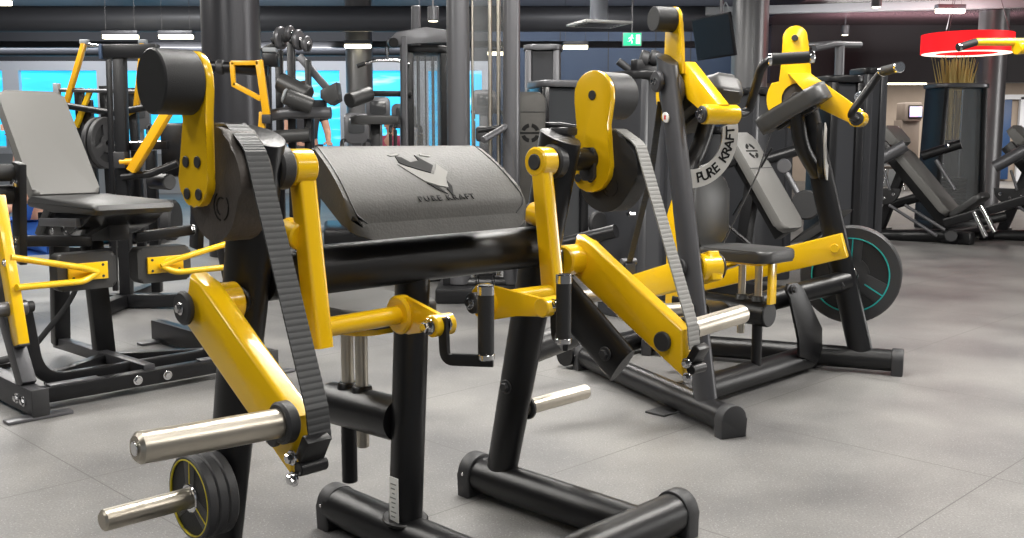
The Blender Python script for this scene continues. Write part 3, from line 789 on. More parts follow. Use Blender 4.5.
bolt(cp, P(.472, -.31, .03), UX, .011, .016)
b = B(); b.sweep([P(-.3, -1.12, .062), P(.3, -1.12, .062)], .05, 20); part('cross_tube', b, 'black', m2)
# mast, back pad, seat
b = B(); b.prism([P(-.05, -.64, .09), P(-.05, -.74, .09), P(-.05, -.74, .72), P(-.05, -.70, .84), P(-.05, -.64, .55)], UX * .1, .006); part('mast', b, 'yellow', m2)
b = B(); b.sweep([P(0, -.70, .34), P(0, -.245, .325)], .054, 28); sb = part('seat_tube', b, 'black', m2)
b = B(); b.cyl(P(0, -.245, .325), P(0, -.237, .325), .052, seg=28); part('tube_cap', b, 'plastic', sb)
for v, z0, mm in ((-.375, .23, 'steel'), (-.295, .10, 'black')):
    b = B(); b.cyl(P(0, v, .33), P(0, v, .57), .016, seg=20); part('seat_post', b, 'steel', m2)
    b = B(); b.cyl(P(0, v, z0), P(0, v, .33), .022 if mm == 'black' else .016, seg=20); part('post_sleeve', b, mm, m2)
    b = B(); b.cyl(P(0, v, .375), P(0, v, .40), .03, .024, seg=20); part('post_collar', b, 'black', m2)
b = B(); b.bar(P(0.0, -.232, .37), P(0.0, -.232, .55), .05, .016, VX, .003); part('seat_strut', b, 'yellow', m2)
b = B(); b.sweep([P(-.02, -.38, .53), P(-.10, -.40, .515), P(-.13, -.40, .49)], .009, 12, fillet=.02); part('seat_lever', b, 'chrome', m2)
b = B(); b.prism(on(P(0, -.36, .55), UX, VX, rrect(.26, .35, .05)), ZX * .05, .016, 3); part('seat', b, 'leather_dark', m2)
b = B(); b.box(P(0, -.34, .543), (.16, .2, .016), .003); part('seat_plate', b, 'yellow', m2)
b = B(); b.prism([V((p, .535 + .06 * ((q - .76) ** 2) * 0, q)) for p, q in [(a, c + .745) for a, c in rrect(.27, .30, .06)]], V((0, .075, 0)), .02, 3); bp_ = part('back_pad', b, 'leather_dark', m2)
b = B(); b.sweep([P(0, -.60, .745), P(0, -.70, .74)], .03, 16); part('pad_bracket', b, 'black', m2)

R675 = Matrix.Rotation(radians(45), 3, 'Z')
for k, lb in enumerate(('large black weight plate with teal ring on the right peg of the press machine', 'large black weight plate behind the teal-ringed plate on the press machine')):
    wp_ = weight_plate('weight_plate', lb, 'weight plate', M2O + R675 @ W(1, -.085 - .052 * k, -.205 + .0, .43), R675 @ -Wi(1), .225, .048, 'teal', 'plates on the press machine', .027)

# ================================================================== leg extension machine on the left
M3O = V((-1.8, 3.72, 0))
m3 = thing('leg_extension_machine', 'black leg extension machine with grey padded backrest and yellow levers, at the left', 'gym machine', M3O, 45)
for s, u in ((-1, 0.0), (1, 1.0)):
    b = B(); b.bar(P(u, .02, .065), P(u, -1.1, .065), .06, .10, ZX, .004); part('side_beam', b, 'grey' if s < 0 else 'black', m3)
    b = B(); b.box(P(u, .025, .065), (.064, .012, .104), .003); part('beam_cap', b, 'plastic', m3)
    b = B(); b.box(P(u, .0, .007), (.24, .06, .012), .003); fp = part('floor_plate', b, 'mid', m3)
    b = B(); b.box(P(u, -1.05, .007), (.24, .06, .012), .003); part('floor_plate', b, 'mid', m3)
    for v in (-.13, -.06): bolt(m3, P(u - .03, v, .06), -UX, .014, .014)
    b = B(); b.bar(P(u, -.10, .11), P(u, -.30, .40), .055, .07, VX, .004); b.bar(P(u, -.30, .40), P(u, -.38, .62), .055, .07, VX, .004); part('lever_post', b, 'grey', m3)
    i = 1 if s < 0 else -1
    b = B(); b.bar(P(u + i * .11, -.42, .55), P(u + i * .11, -.36, .96), .03, .085, VX, .004); tw = part('pivot_plate', b, 'black', m3)
    for z, v in ((.88, -.372), (.64, -.405)): bolt(tw, P(u + i * .11 - .015, v, z), -UX, .017, .016)
    b = B(); b.cyl(P(u - i * .06, -.40, .92), P(u + i * .14, -.40, .92), .035, seg=20); b.cyl(P(u - i * .03, -.43, .83), P(u + i * .1, -.43, .83), .04, seg=20); part('pivot_drum', b, 'rubber', m3)
    b = B(); b.bar(P(u + i * .11, -.42, .64), P(.5 - i * .1, -.42, .62), .045, .045, ZX, .004); part('cross_bar', b, 'black', m3)
    a, c = P(u - i * .0, -.30, .83), P(u + i * .0, -.140, .262)
    b = B(); b.bar(a, c, .042, .075, VX, .005); lv = part('swing_lever', b, 'yellow', m3)
    b = B(); b.bar(c - (c - a).normalized() * .002, c + (c - a).normalized() * .006, .042, .075, VX, .002); part('lever_cap', b, 'plastic', lv)
    for z, v in ((.60, -.20), (.487, -.15)):
        b = B(); b.sweep([P(u, v, z), P(.5 - i * .20, -.25, .50 + (z - .545) * .5), P(.5 - i * .14, -.262, .502)], .0135, 14, fillet=.03); part('pad_rod', b, 'yellow', lv)
    bolt(lv, P(u - .021, -.20, .58), -UX, .011, .008)
    b = B(); b.cyl(P(u - i * .10, -.20, .40), P(u + i * .05, -.20, .40), .03, seg=20); part('loading_horn', b, 'mid', lv)
    b = B(); b.cyl(P(u + i * .05, -.20, .40), P(u + i * .075, -.20, .40), .022, seg=20); part('lever_stop', b, 'rubber', lv)
    cu = .5 - i * .17
    b = B(); b.prism(on(P(cu, -.375, .507), UX, ZX, rrect(.245, .155, .022)), VX * .085, .014, 3); pd = part('shin_pad', b, 'leather_dark', lv)
    b = B(); b.box(P(cu, -.284, .507), (.165, .012, .072), .002); pp = part('pad_plate', b, 'yellow', lv)
    for sx in (-1, 1):
        for sz in (-1, 1): b = B(); b.cyl(P(cu + sx * .062, -.279, .507 + sz * .024), P(cu + sx * .062, -.2765, .507 + sz * .024), .006, seg=12); part('screw_hole', b, 'plastic', pp)
b = B(); b.bar(P(.03, -.115, .06), P(.97, -.115, .06), .06, .06, ZX, .004); part('front_rail', b, 'black', m3)
for u in (.43, .56): bolt(m3, P(u, -.083, .06), VX, .014, .012)
for u in (.18, .82): 
    b = B(); b.box(P(u, -.115, .094), (.2, .05, .006), .001); part('grip_strip', b, 'mid', m3)
b = B(); b.sweep([P(.07, -.30, .40), P(.10, -.27, .075), P(.90, -.27, .075), P(.93, -.30, .40)], (.028, .02), 12, fillet=.12, fs=10, sq=6, up=VX); part('bent_rail', b, 'black', m3)
b = B(); b.bar(P(.5, -.12, .085), P(.5, -1.12, .065), .05, .05, ZX, .004); part('spine_tube', b, 'grey', m3)
b = B(); b.bar(P(.15, -.3, .075), P(.5, -.55, .07), .045, .05, ZX, .003); b.bar(P(.85, -.3, .075), P(.5, -.55, .07), .045, .05, ZX, .003); part('diagonal_tube', b, 'black', m3)
b = B(); b.bar(P(.5, -1.08, .06), P(.5, -1.02, .66), .06, .075, UX, .004); part('seat_leg', b, 'black', m3)
b = B(); b.bar(P(.52, -.62, .08), P(.5, -.66, .68), .085, .06, VX, .004); part('seat_leg', b, 'black', m3)
b = B(); b.bar(P(.5, -1.12, .61), P(.5, -.35, .66), .09, .08, ZX, .004); part('seat_beam', b, 'black', m3)
b = B(); b.sweep([P(.5, -.6, .66), P(.45, -.72, .35), P(.30, -.95, .06), P(.15, -1.0, .03)], (.018, .006), 10, fillet=.15, up=UX); part('strap', b, 'rubber', m3)
b = B(); b.box(P(.13, -1.02, .015), (.2, .12, .02), .004); part('pedal', b, 'black', m3)
# seat and backrest
b = B()
prof = [(-.92, .745), (-.935, .77), (-.915, .79), (-.86, .797), (-.23, .795), (-.18, .785), (-.17, .765), (-.20, .742), (-.60, .735)]
b.prism([P(.325, v, z) for v, z in prof], UX * .35, .02, 3); sd = part('seat', b, 'leather_dark', m3)
b = B(); b.prism([P(.325, v, z) for v, z in ((-.72, .76), (-.64, .76), (-.80, .612), (-.865, .625))], UX * .35, .014, 3); part('seat_side', b, 'leather_dark', sd)
b = B(); b.prism([P(.34, -.84, .725), P(.34, -.24, .745), P(.34, -.34, .69), P(.34, -.55, .63), P(.34, -.84, .63)], UX * .32, .006); part('seat_pan', b, 'gloss', m3)
b = B(); b.bar(P(.332, -.78, .685), P(.332, -.36, .705), .022, .035, ZX, .004); sbx = part('seat_rail', b, 'mid', m3)
for v in (-.62, -.46): bolt(sbx, P(.32, v, .655), -UX, .011, .01)
t0, t1 = P(.5, -.885, .80), P(.5, -1.29, 1.285)
d = (t1 - t0).normalized(); n_ = UX.cross(d).normalized(); n_ = n_ if n_.y < 0 else -n_
b = B(); b.prism(on((t0 + t1) / 2 - n_ * .06, UX, d, rrect(.31, (t1 - t0).length, .03)), n_ * .065, .018, 3); part('backrest', b, 'leather_light', m3)
b = B(); b.bar(P(.5, -.98, .66), (t0 + t1) / 2 - n_ * .075, .07, .05, UX, .004); part('back_strut', b, 'black', m3)

# ================================================================== machines further back
class FR:
    """a machine's own axes on the floor: u right, v front, z up"""
    def __init__(s, o, yaw):
        s.o = V((o[0], o[1], 0)); s.yaw = yaw; a = radians(yaw)
        s.u = V((cos(a), sin(a), 0)); s.v = V((sin(a), -cos(a), 0))
    def at(s, x, y, u=None, v=None, z=None):
        d = ray(x, y); c = V((0, 0, EYE)) - s.o
        if u is not None: t = (u - c.dot(s.u)) / d.dot(s.u)
        elif v is not None: t = (v - c.dot(s.v)) / d.dot(s.v)
        else: t = (z - c.z) / d.z
        q = c + d * t
        return V((q.dot(s.u), -q.dot(s.v), q.z))

def one(name, m, parent, fn, label=None):
    b = B(); fn(b); return part(name, b, m, parent, label)
def tube(name, m, parent, pts, r, fillet=0.0, seg=16, **k):
    b = B(); b.sweep(pts, r, seg, fillet, **k); return part(name, b, m, parent)
def rod(name, m, parent, a, c, r, seg=16):
    b = B(); b.cyl(a, c, r, seg=seg); return part(name, b, m, parent)
def beam(name, m, parent, a, c, w, h, up=V((0, 0, 1)), bev=.004):
    b = B(); b.bar(a, c, w, h, up, bev); return part(name, b, m, parent)
def block(name, m, parent, c, size, bev=.006, R=None):
    b = B(); b.box(c, size, bev, R); return part(name, b, m, parent)

def stack_tower(name, label, loc, yaw, w, d, h, front='smoked', side='black', capm='mid', group=None, taper=.92):
    """weight-stack housing: plinth, two side columns, cap, stack, guide rods and a smoked front"""
    t = thing(name, label, 'gym machine', loc, yaw, group)
    block('plinth', side, t, (0, 0, .05), (w, d, .1), .015)
    for s in (-1, 1):
        b = B(); b.prism([V((s * w * .5, -d * .5, .1)), V((s * (w * .5 - .07), -d * .5, .1)), V((s * (w * .5 * taper - .06), -d * .5, h - .04)), V((s * w * .5 * taper, -d * .5, h - .04))], V((0, d, 0)), .012, 2)
        part('side_column', b, side, t)
    b = B(); o = rrect(w * 1.02, d * 1.1, min(w, d) * .3)
    b.prism([V((p, q, h - .04)) for p, q in o], V((0, 0, .05)), .012, 3); part('cap', b, capm, t)
    b = B(); n = 12
    for i in range(n): b.box((0, .02, .14 + i * .04), (w * .52, d * .4, .034), .003)
    part('weight_stack', b, 'black', t)
    for s in (-1, 1): rod('guide_rod', 'chrome', t, (s * w * .16, .02, .1), (s * w * .16, .02, h - .05), .011)
    rod('cable', 'rubber', t, (0, .02, .6), (0, .02, h - .05), .005, 8)
    b = B(); b.prism([V((p, -d * .42, q)) for p, q in ((-w * .5 + .06, .1), (w * .5 - .06, .1), (w * .5 * taper - .05, h - .05), (-w * .5 * taper + .05, h - .05))], V((0, .006, 0))); part('front_panel', b, front, t)
    b = B(); b.prism([V((p, d * .42, q)) for p, q in ((-w * .5 + .06, .1), (w * .5 - .06, .1), (w * .5 * taper - .05, h - .05), (-w * .5 * taper + .05, h - .05))], V((0, .006, 0))); part('back_panel', b, 'glass' if front == 'glass' else front, t)
    return t
M['glass'] = mat('clear_panel', (0.35, 0.36, 0.36), 0.06, alpha=.22)
M['panel'] = mat('charcoal_panel', (0.035, 0.036, 0.04), 0.3)

def zat(y, Y): return at(512, y, Y).z               # height of a thing at depth Y
def xat(x, Y, y=105): return at(x, y, Y).x

# ---- tall cable column (two grey posts, dark housing, bright guide rods)
Y = 6.6
t = thing('cable_column', 'tall cable column with two grey round posts and bright guide rods, in the middle', 'gym machine', (xat(483, Y), Y, 0), 0)
X0 = xat(483, Y)
def lx(x, Y=6.6, X0=X0): return xat(x, Y) - X0
block('plinth', 'black', t, (0, .05, .05), (.62, .5, .1), .02)
for (xa, xc), hh in (((447, 470), 2.35), ((503, 520), 2.35)):
    xc_, r_ = (lx(xa) + lx(xc)) / 2, (lx(xc) - lx(xa)) / 2
    rod('post', 'mid', t, (xc_, 0, .1), (xc_, 0, hh), r_, 28)
b = B(); b.box((lx(487), .22, 1.25), (.20, .006, 2.3), 0); part('housing_panel', b, 'glass', t)
for x in (472.5, 490, 498.5): rod('guide_rod', 'steel', t, (lx(x), .06 if x > 480 else .0, .1), (lx(x), .06 if x > 480 else .0, 2.35), .0125 if x > 480 else .008)
b = B()
for i in range(16): b.box((lx(484), .1, .15 + .043 * i), (.15, .12, .038), .003)
part('weight_stack', b, 'black', t)
block('head_beam', 'mid', t, (lx(484), .05, 2.4), (.62, .3, .1), .02)
b = B()
for i in range(22): b.cyl((lx(463), -.05 - .028, .75 + .06 * i), (lx(463), -.05 - .034, .75 + .06 * i), .008, seg=10)
part('adjustment_hole', b, 'gloss', t) if False else b.bm.free()

# ---- lat pulldown: glazed tower with front post, top arm, thigh pad
Y = 7.6; X0 = xat(426, Y)
lat = stack_tower('lat_pulldown_machine', 'lat pulldown machine with smoked glass stack tower, left of the tall cable column', (X0, Y, 0), 8, .34, .36, zat(49, Y), 'glass', 'black', 'black')
g = lambda x, y, dy=0.0: V((at(x, y or 150, Y + dy).x - X0, dy, zat(y, Y + dy)))
rod('mast', 'mid', lat, g(416, 50), g(416, 6), .035)
rod('front_post', 'mid', lat, V((g(399, 0, -.25).x, -.25, .02)), g(399, 37, -.25), .028)
b = B(); b.prism([g(386, 47, -.27), g(386, 38, -.27), g(392, 32, -.27), g(420, 27, -.27), g(446, 30, -.27), g(446, 42, -.27), g(403, 44, -.27)], V((0, .05, 0)), .005); part('top_arm', b, 'mid', lat)
rod('pulley', 'black', lat, g(388, 43, -.3), g(388, 43, -.2), .035)
beam('thigh_bar', 'black', lat, g(366, 94, -.2), g(408, 94, -.2), .04, .04)
rod('thigh_roller', 'leather_dark', lat, g(343, 101, -.35), g(366, 94, -.2), .055, 20)
b = B(); b.prism([V((p, q, zat(125, Y))) for p, q in [(a - .38, c - .3) for a, c in rrect(.34, .3, .05)]], V((0, 0, .06)), .014); part('seat', b, 'leather_dark', lat)
beam('seat_post', 'black', lat, V((-.38, -.3, .02)), V((-.38, -.3, zat(124, Y))), .07, .07)
beam('base_beam', 'black', lat, V((-.55, -.3, .05)), V((.1, -.05, .05)), .08, .08)
bar_ = thing('lat_bar', 'curved chrome pulldown bar hanging from the lat machine arm', 'pull bar', (X0 + g(388, 0, -.25).x, Y - .25, zat(64, Y)), 8)
q = lambda x, y: V((xat(x, Y - .25) - (X0 + g(388, 0, -.25).x), 0, zat(y, Y) - zat(64, Y)))
tube('bar', 'chrome', bar_, [q(358, 69), q(366, 66), q(376, 63), q(398, 63), q(410, 66)], .012, .06)
rod('hook', 'chrome', bar_, q(388, 63), q(388, 53), .008)
rod('swivel', 'chrome', bar_, q(388, 57), q(388, 50), .014)
rod('cable', 'rubber', bar_, q(388, 50), q(388, 44), .005, 8)
rod('bar_grip', 'rubber', bar_, q(358, 69), q(366, 66), .016)

# ---- multi press with pulley discs, rollers and a yellow lever (beside the dark column)
Y = 7.0; X0 = xat(295, Y)
mp_ = thing('chest_press_machine', 'black press machine with four discs on top and bent yellow lever, beside the dark column', 'gym machine', (X0, Y, 0), 0)
g = lambda x, y, dy=0.0: V((at(x, y or 150, Y + dy).x - X0, dy, zat(y, Y + dy)))
beam('base_beam', 'black', mp_, V((g(262, 0).x, 0, .05)), V((g(338, 0).x, 0, .05)), .09, .09)
beam('base_beam', 'black', mp_, V((0, -.45, .05)), V((0, .45, .05)), .09, .09)
for x, y0, dy, w in ((266, 58, .05, .06), (291, 42, 0, .05), (308, 60, -.05, .04), (279, 50, .3, .05)):
    beam('upright', 'black', mp_, V((g(x, 0, dy).x, dy, .05)), g(x, y0, dy), w, w, VX)
for x, y, rr in ((281, 38, .078), (290, 33, .05), (298.5, 40, .07), (306.5, 44, .055)):
    c = g(x, y); dd = V((.93, -.36, 0)).normalized()
    b = B(); b.cyl(c - dd * .016, c + dd * .016, rr, seg=28); pu = part('pulley_disc', b, 'mid', mp_)
    b = B(); b.cyl(c - dd * .022, c + dd * .022, .016, seg=14); part('disc_axle', b, 'chrome', pu)
for a_, c_ in (((272, 42), (292, 36)), ((290, 40), (310, 48)), ((262, 52), (284, 42))): beam('top_beam', 'black', mp_, g(*a_), g(*c_), .05, .05)
block('bearing_block', 'lightgrey', mp_, g(270, 50, -.04), (.09, .07, .03))
block('bearing_block', 'black', mp_, g(271, 60, -.03), (.1, .08, .09))
beam('diagonal_strut', 'mid', mp_, g(299, 56), g(333, 95), .035, .05)
b = B(); b.prism([g(320, 90, -.1), g(336, 82, -.1), g(338, 100, -.1), g(330, 105, -.1), g(320, 98, -.1)], V((0, .2, 0)), .012); part('wedge_pad', b, 'leather_dark', mp_)
rod('roller_pad', 'leather_dark', mp_, g(280, 82, -.05), g(309, 96, -.1), .066, 24)
r2 = rod('roller_pad', 'leather_dark', mp_, g(285, 96, -.2), g(312, 106, -.15), .055, 24)
b = B(); b.cyl(g(283.5, 95.5, -.2), g(286, 96.3, -.2), .05, seg=24); part('roller_end', b, 'lightgrey', r2)
block('weight_block', 'mid', mp_, g(318, 106, .05), (.11, .1, .08))
tube('arm_tube', 'mid', mp_, [g(266, 116, -.1), g(285, 113, -.1), g(331, 113, -.1)], .04)
tube('arm_tube', 'leather_dark', mp_, [g(274, 137, -.1), g(310, 135, -.1)], .045)
beam('centre_post', 'black', mp_, V((g(309, 0).x, 0, .05)), g(309, 108), .06, .06, VX)
b = B(); b.box(g(302, 128, .05), (.16, .05, .1), .01); part('number_plate', b, 'mid', mp_) if False else b.bm.free()
tube('lever_tube', 'black', mp_, [g(205, 66, -.15), g(234, 68, -.15), g(268, 71, -.12)], .038)
b = B(); b.cyl(g(217, 67, -.15), g(224, 67.5, -.15), .05, seg=20); part('lever_joint', b, 'plastic', mp_)
b = B(); b.bar(g(259, 60, -.2), g(267, 117, -.2), .05, .03, VX, .004); yl = part('yellow_lever', b, 'ochre', mp_)
beam('lever_brace', 'ochre', yl, g(231, 63, -.2), g(259, 63, -.2), .03, .03)
beam('lever_brace', 'ochre', yl, g(232, 62, -.2), g(234, 86, -.2), .03, .03, VX)
beam('lever_brace', 'ochre', yl, g(233, 84, -.2), g(261, 99, -.2), .03, .035)
beam('lever_brace', 'ochre', yl, g(263, 112, -.18), g(261, 142, -.18), .045, .04, VX)
block('lever_end', 'plastic', yl, g(267, 119, -.2), (.06, .05, .06))

# ---- frame rack with the amber lever behind the nearest machine (left)
Y = 6.3; X0 = xat(120, Y)
rk = thing('lever_row_machine', 'black frame machine with one amber diagonal lever, behind the leg extension backrest', 'gym machine', (X0, Y, 0), 0)
g = lambda x, y, dy=0.0: V((at(x, y or 150, Y + dy).x - X0, dy, zat(y, Y + dy)))
for x, dy, w in ((119.5, -.05, .068), (108.5, .35, .032)): beam('post', 'black', rk, V((g(x, 0, dy).x, dy, .05)), g(x, 50, dy), w, w, VX)
b = B(); b.bar(g(103, 52, -.05), g(158, 51, -.05), .09, .08); tb = part('top_beam', b, 'black', rk)
block('beam_cap', 'navy', tb, g(103, 52, -.06), (.02, .1, .09))
beam('base_beam', 'black', rk, V((g(100, 0).x, -.05, .05)), V((g(185, 0).x, -.05, .05)), .08, .08)
beam('base_beam', 'black', rk, V((g(119, 0).x, -.4, .05)), V((g(119, 0).x, .5, .05)), .08, .08)
yl = beam('diagonal_lever', 'ochre', rk, g(176, 98, -.12), g(132, 171, -.12), .05, .085, VX)
rod('lever_peg', 'ochre', yl, g(120, 162, -.12), g(136, 161, -.12), .02)
block('lever_bearing', 'plastic', rk, g(121, 160, -.1), (.07, .07, .1))
tube('press_bar', 'black', rk, [g(122, 177, -.1), g(150, 174, -.1), g(178, 163, -.1)], .024)
beam('rear_post', 'black', rk, V((g(151, 0, .3).x, .3, .05)), g(151, 150, .3), .06, .06, VX)
beam('cross_bar', 'black', rk, g(122, 147, .0), g(168, 145, .0), .05, .05)
block('shroud', 'black', rk, g(181, 150, .2), (.2, .2, .34), .02)
rod('roller_pad', 'leather_dark', rk, g(152, 181, .1), g(170, 182, .0), .05, 22)
b = B(); b.cyl(g(165, 220, .1), g(177, 220, .1), .13, seg=30); part('floor_wheel', b, 'rubber', rk)
beam('seat_support', 'black', rk, g(136, 176, .1), g(136, 208, .1), .06, .06, VX)

# ---- second yellow machine behind it, with bar and bumper plates
Y = 9.0; X0 = xat(105, Y)
ym = thing('pulldown_machine', 'machine with two leaning yellow arms joined by a curved silver bar, by the windows', 'gym machine', (X0, Y, 0), 0)
g = lambda x, y, dy=0.0: V((at(x, y or 150, Y + dy).x - X0, dy, zat(y, Y + dy)))
beam('base_beam', 'black', ym, V((g(60, 0).x, 0, .05)), V((g(160, 0).x, 0, .05)), .09, .09)
for x0, x1 in ((84.5, 65), (143, 136)):
    a = beam('yellow_arm', 'ochre', ym, g(x0, 43), g(x1, 108 if x0 < 100 else 112), .04, .06, VX)
    block('arm_cap', 'lightgrey', a, g(x0, 42), (.07, .06, .04))
tube('curved_bar', 'chrome', ym, [g(85, 44), g(97, 46), g(112, 47), g(124, 50), (g(136, 47)), g(145, 46)], .016, .1)
b = B(); b.prism([g(88, 88), g(91, 92), g(77, 128), g(73, 124)], V((0, .05, 0)), .004); part('yellow_bracket', b, 'yellow', ym)
b = B(); b.prism([g(122, 112), g(138, 104), g(140, 109), g(124, 118)], V((0, .05, 0)), .004); part('yellow_bracket', b, 'yellow', ym)
for x, y0, y1 in ((79, 88, 150), (104, 86, 150), (88, 100, 160), (132, 88, 140)):
    beam('upright', 'black', ym, V((g(x, 0, .1).x + .05, .1, .05)), g(x, y0, .1), .07, .07, VX)
tube('cross_bar', 'black', ym, [g(62, 105, -.05), g(112, 113, -.05), g(148, 107, -.05)], .03)
tube('cross_bar', 'mid', ym, [g(60, 90, 0), g(150, 92, 0)], .018)
block('post_cap', 'lightgrey', ym, g(57, 89), (.05, .06, .1))
rod('loading_bar', 'chrome', ym, g(78, 145, -.1), g(166, 143, -.1), .025)
for k, (x, lb) in enumerate(((104, 'upper black bumper plate on the bar end behind the grey backrest'), (98, 'inner black bumper plate on the bar end behind the grey backrest'))):
    ax_ = V((.96, -.28, 0)); c = V((X0, Y, 0)) + g(x, 143, -.12)
    weight_plate('bumper_plate', lb.replace('upper', 'outer'), 'weight plate', c, ax_ if k == 0 else ax_, .225, .045, 'mid', 'bumper plates on the bar by the windows', .026)

# ---- machine with the upright logo pad
Y = 6.7; X0 = xat(525, Y)
ch = thing('seated_press_machine', 'seated machine with tall grey back pad bearing a round emblem, behind the arm pad', 'gym machine', (X0, Y, 0), 0)
g = lambda x, y, dy=0.0: V((at(x, y or 150, Y + dy).x - X0, dy, zat(y, Y + dy)))
hw = (545 - 505) / 2 / FPX * Y
b = B(); b.prism([g(525, 0) * 0 + V((p, -.04, q + (zat(92, Y) + .62) / 2)) for p, q in rrect(hw * 2, zat(92, Y) - .62, .06)], V((0, .08, 0)), .02, 3); pd = part('back_pad', b, 'leather', ch)
tube('pad_seam', 'leather_dark', pd, [V((-hw, -.041, zat(112, Y))), V((hw, -.041, zat(112, Y)))], .003, seg=8)
ec = V((.035, -.0415, zat(133, Y))); b = B(); R_ = .062
for a0, a1 in ((20, 80), (100, 160), (200, 260), (280, 340)):
    o = arc2(0, 0, R_, a0, a1, 8) + arc2(0, 0, R_ * .6, a1, a0, 8)
    b.prism([ec + V((p, 0, q)) for p, q in o], V((0, -.001, 0)))
b.box(ec, (.155, .001, .012)); part('round_emblem', b, 'ink', pd)
for (a_, c_, d_) in (((483, 140, -.32), (507, 126, -.12), 0),): rod('grip', 'mid', ch, g(*a_), g(*c_), .022)
tube('handle_frame', 'black', ch, [g(478, 131, -.1), g(508, 126, -.1), g(512, 128, .05)], .018)
tube('handle_frame', 'black', ch, [g(540, 125, .05), g(560, 125, -.05), g(580, 128, -.1)], .018)
block('side_joint', 'plastic', ch, g(482, 134, -.06), (.08, .1, .1), .02)
beam('spine', 'black', ch, V((0, .07, .05)), V((0, .07, 1.15)), .08, .06, VX)
b = B(); b.prism([V((p, q - .25, .48)) for p, q in rrect(.32, .36, .05)], V((0, 0, .07)), .016, 3); part('seat', b, 'leather_dark', ch)
beam('seat_post', 'black', ch, V((0, -.2, .05)), V((0, -.2, .48)), .07, .07)
fo = FR((X0, Y), 0)
beam('foot_block', 'black', ch, g(449, 292, -.1) * 1.0, g(449, 270, -.1), .075, .09, VX)
tube('base_tube', 'black', ch, [g(452, 284, -.1), g(490, 284, -.1), g(540, 281, -.05)], .055)
for x in (476, 492): 
    b = B(); b.cyl(g(x, 284, -.1), g(x + 3, 284, -.1), .065, seg=20); part('tube_collar', b, 'black', ch)
tube('base_tube', 'black', ch, [V((0, .5, .06)), V((0, -.5, .06))], .05)
bolt(ch, g(499, 288, -.16), -UX * 0 + V((0, -1, 0)), .012, .012); bolt(ch, g(510, 268, -.1), V((0, -1, 0)), .018, .012)
rod('lever_drum', 'black', ch, g(506, 268, -.05), g(522, 266, -.05), .07)

# ---- cabinets behind the second counterweight
stack_tower('cable_tower', 'slim grey stack tower with a top arm, against the navy wall', (xat(543, 9.4), 9.4, 0), -5, .34, .34, zat(47, 9.4), 'panel', 'mid', 'mid')
Y = 7.9
stack_tower('stack_cabinet', 'glossy black stack cabinet with curved grey cap, right of the emblem pad', (xat(557, Y), Y, 0), 15, .40, .42, zat(83, Y), 'smoked', 'gloss', 'mid')
Y = 6.0
ct_ = stack_tower('stack_cabinet', 'charcoal stack cabinet with rollers on its cap, behind the tall grey upright', (xat(638, Y), Y, 0), 35, .30, .36, zat(74, Y), 'panel', 'panel', 'black')
X0 = xat(638, Y); g = lambda x, y, dy=0.0: Matrix.Rotation(radians(-35), 3, 'Z') @ V((at(x, y, Y + dy).x - X0, dy, zat(y, Y + dy)))
for a_, c_, r_ in (((618, 61), (634, 73), .022), ((640, 58), (648, 60), .05), ((650, 57), (658, 59), .045)):
    rod('top_roller', 'plastic', ct_, g(*a_), g(*c_), r_)
block('roller_bracket', 'black', ct_, g(644, 67), (.16, .06, .08))
rod('selector_pin', 'chrome', ct_, g(628, 214, -.3), g(634, 214, -.26), .014)
tube('side_peg', 'black', ct_, [g(566, 243, -.1), g(616, 231, -.25)], .04)
b = B(); b.cyl(g(596, 223, .0), g(600, 223, -.03), .07, seg=24); part('pulley', b, 'rubber', ct_)

# ---- inclined light-grey bench machine behind the wide press
def incline_machine(label, o, pads, light, name='incline_bench_machine'):
    f = FR(o, 45); t = thing(name, label, 'gym machine', (o[0], o[1], 0), 45)
    return f, t
f, t = incline_machine('reclined bench with light grey pad and round emblem, between the wide press uprights', (xat(775, 6.6), 6.6), None, 1)
a = f.at(738, 135, u=0); c = f.at(792, 230, u=0)
d = (c - a).normalized(); n_ = UX.cross(d).normalized(); n_ = n_ if n_.z > 0 else -n_
Lb = (c - a).length
b = B(); b.prism(on((a + c) / 2 - n_ * .03, UX, d, rrect(.27, Lb, .06)), n_ * .06, .018, 3); pd = part('bench_pad', b, 'leather_light', t)
tube('pad_seam', 'leather_dark', pd, [a + d * Lb * .38 - UX * .135 + n_ * .031, a + d * Lb * .38 + UX * .135 + n_ * .031], .003, seg=8)
b = B(); ec = a + d * Lb * .2 + n_ * .0305
for a0, a1 in ((20, 80), (100, 160), (200, 260), (280, 340)):
    o_ = arc2(0, 0, .06, a0, a1, 8) + arc2(0, 0, .035, a1, a0, 8)
    b.prism(on(ec, UX, d, o_), n_ * .001)
b.box(ec, (.14, .011, .001), 0, Matrix((UX, d, n_)).transposed()); part('round_emblem', b, 'ink', pd)
beam('pad_frame', 'black', t, a - n_ * .07 + d * .02, c - n_ * .07, .10, .08, UX)
b = B(); b.prism(on(c + V((0, -.18, .02)), UX, (f.at(815, 215, u=0) - c).normalized(), rrect(.25, .36, .05)), n_ * .05, .015, 3); part('seat', b, 'leather_dark', t)
rod('side_roller', 'mid', t, f.at(733, 158, u=-.12), f.at(750, 152, u=.08), .035)
tube('arm_tube', 'black', t, [f.at(757, 162, u=.1), f.at(797, 150, u=.35)], .04)
tube('arm_tube', 'black', t, [f.at(700, 172, u=-.2), f.at(735, 160, u=-.1)], .04)
beam('prop_post', 'black', t, V((0, .25, .05)), (a * .55 + c * .45) - n_ * .08, .08, .08, UX)
beam('base_beam', 'black', t, V((0, .6, .05)), V((0, -.55, .05)), .09, .09)
beam('base_beam', 'black', t, V((-.35, .5, .05)), V((.35, .5, .05)), .08, .08)
tube('pull_rod', 'mid', t, [f.at(785, 170, u=.25), f.at(806, 208, u=.25)], .02)
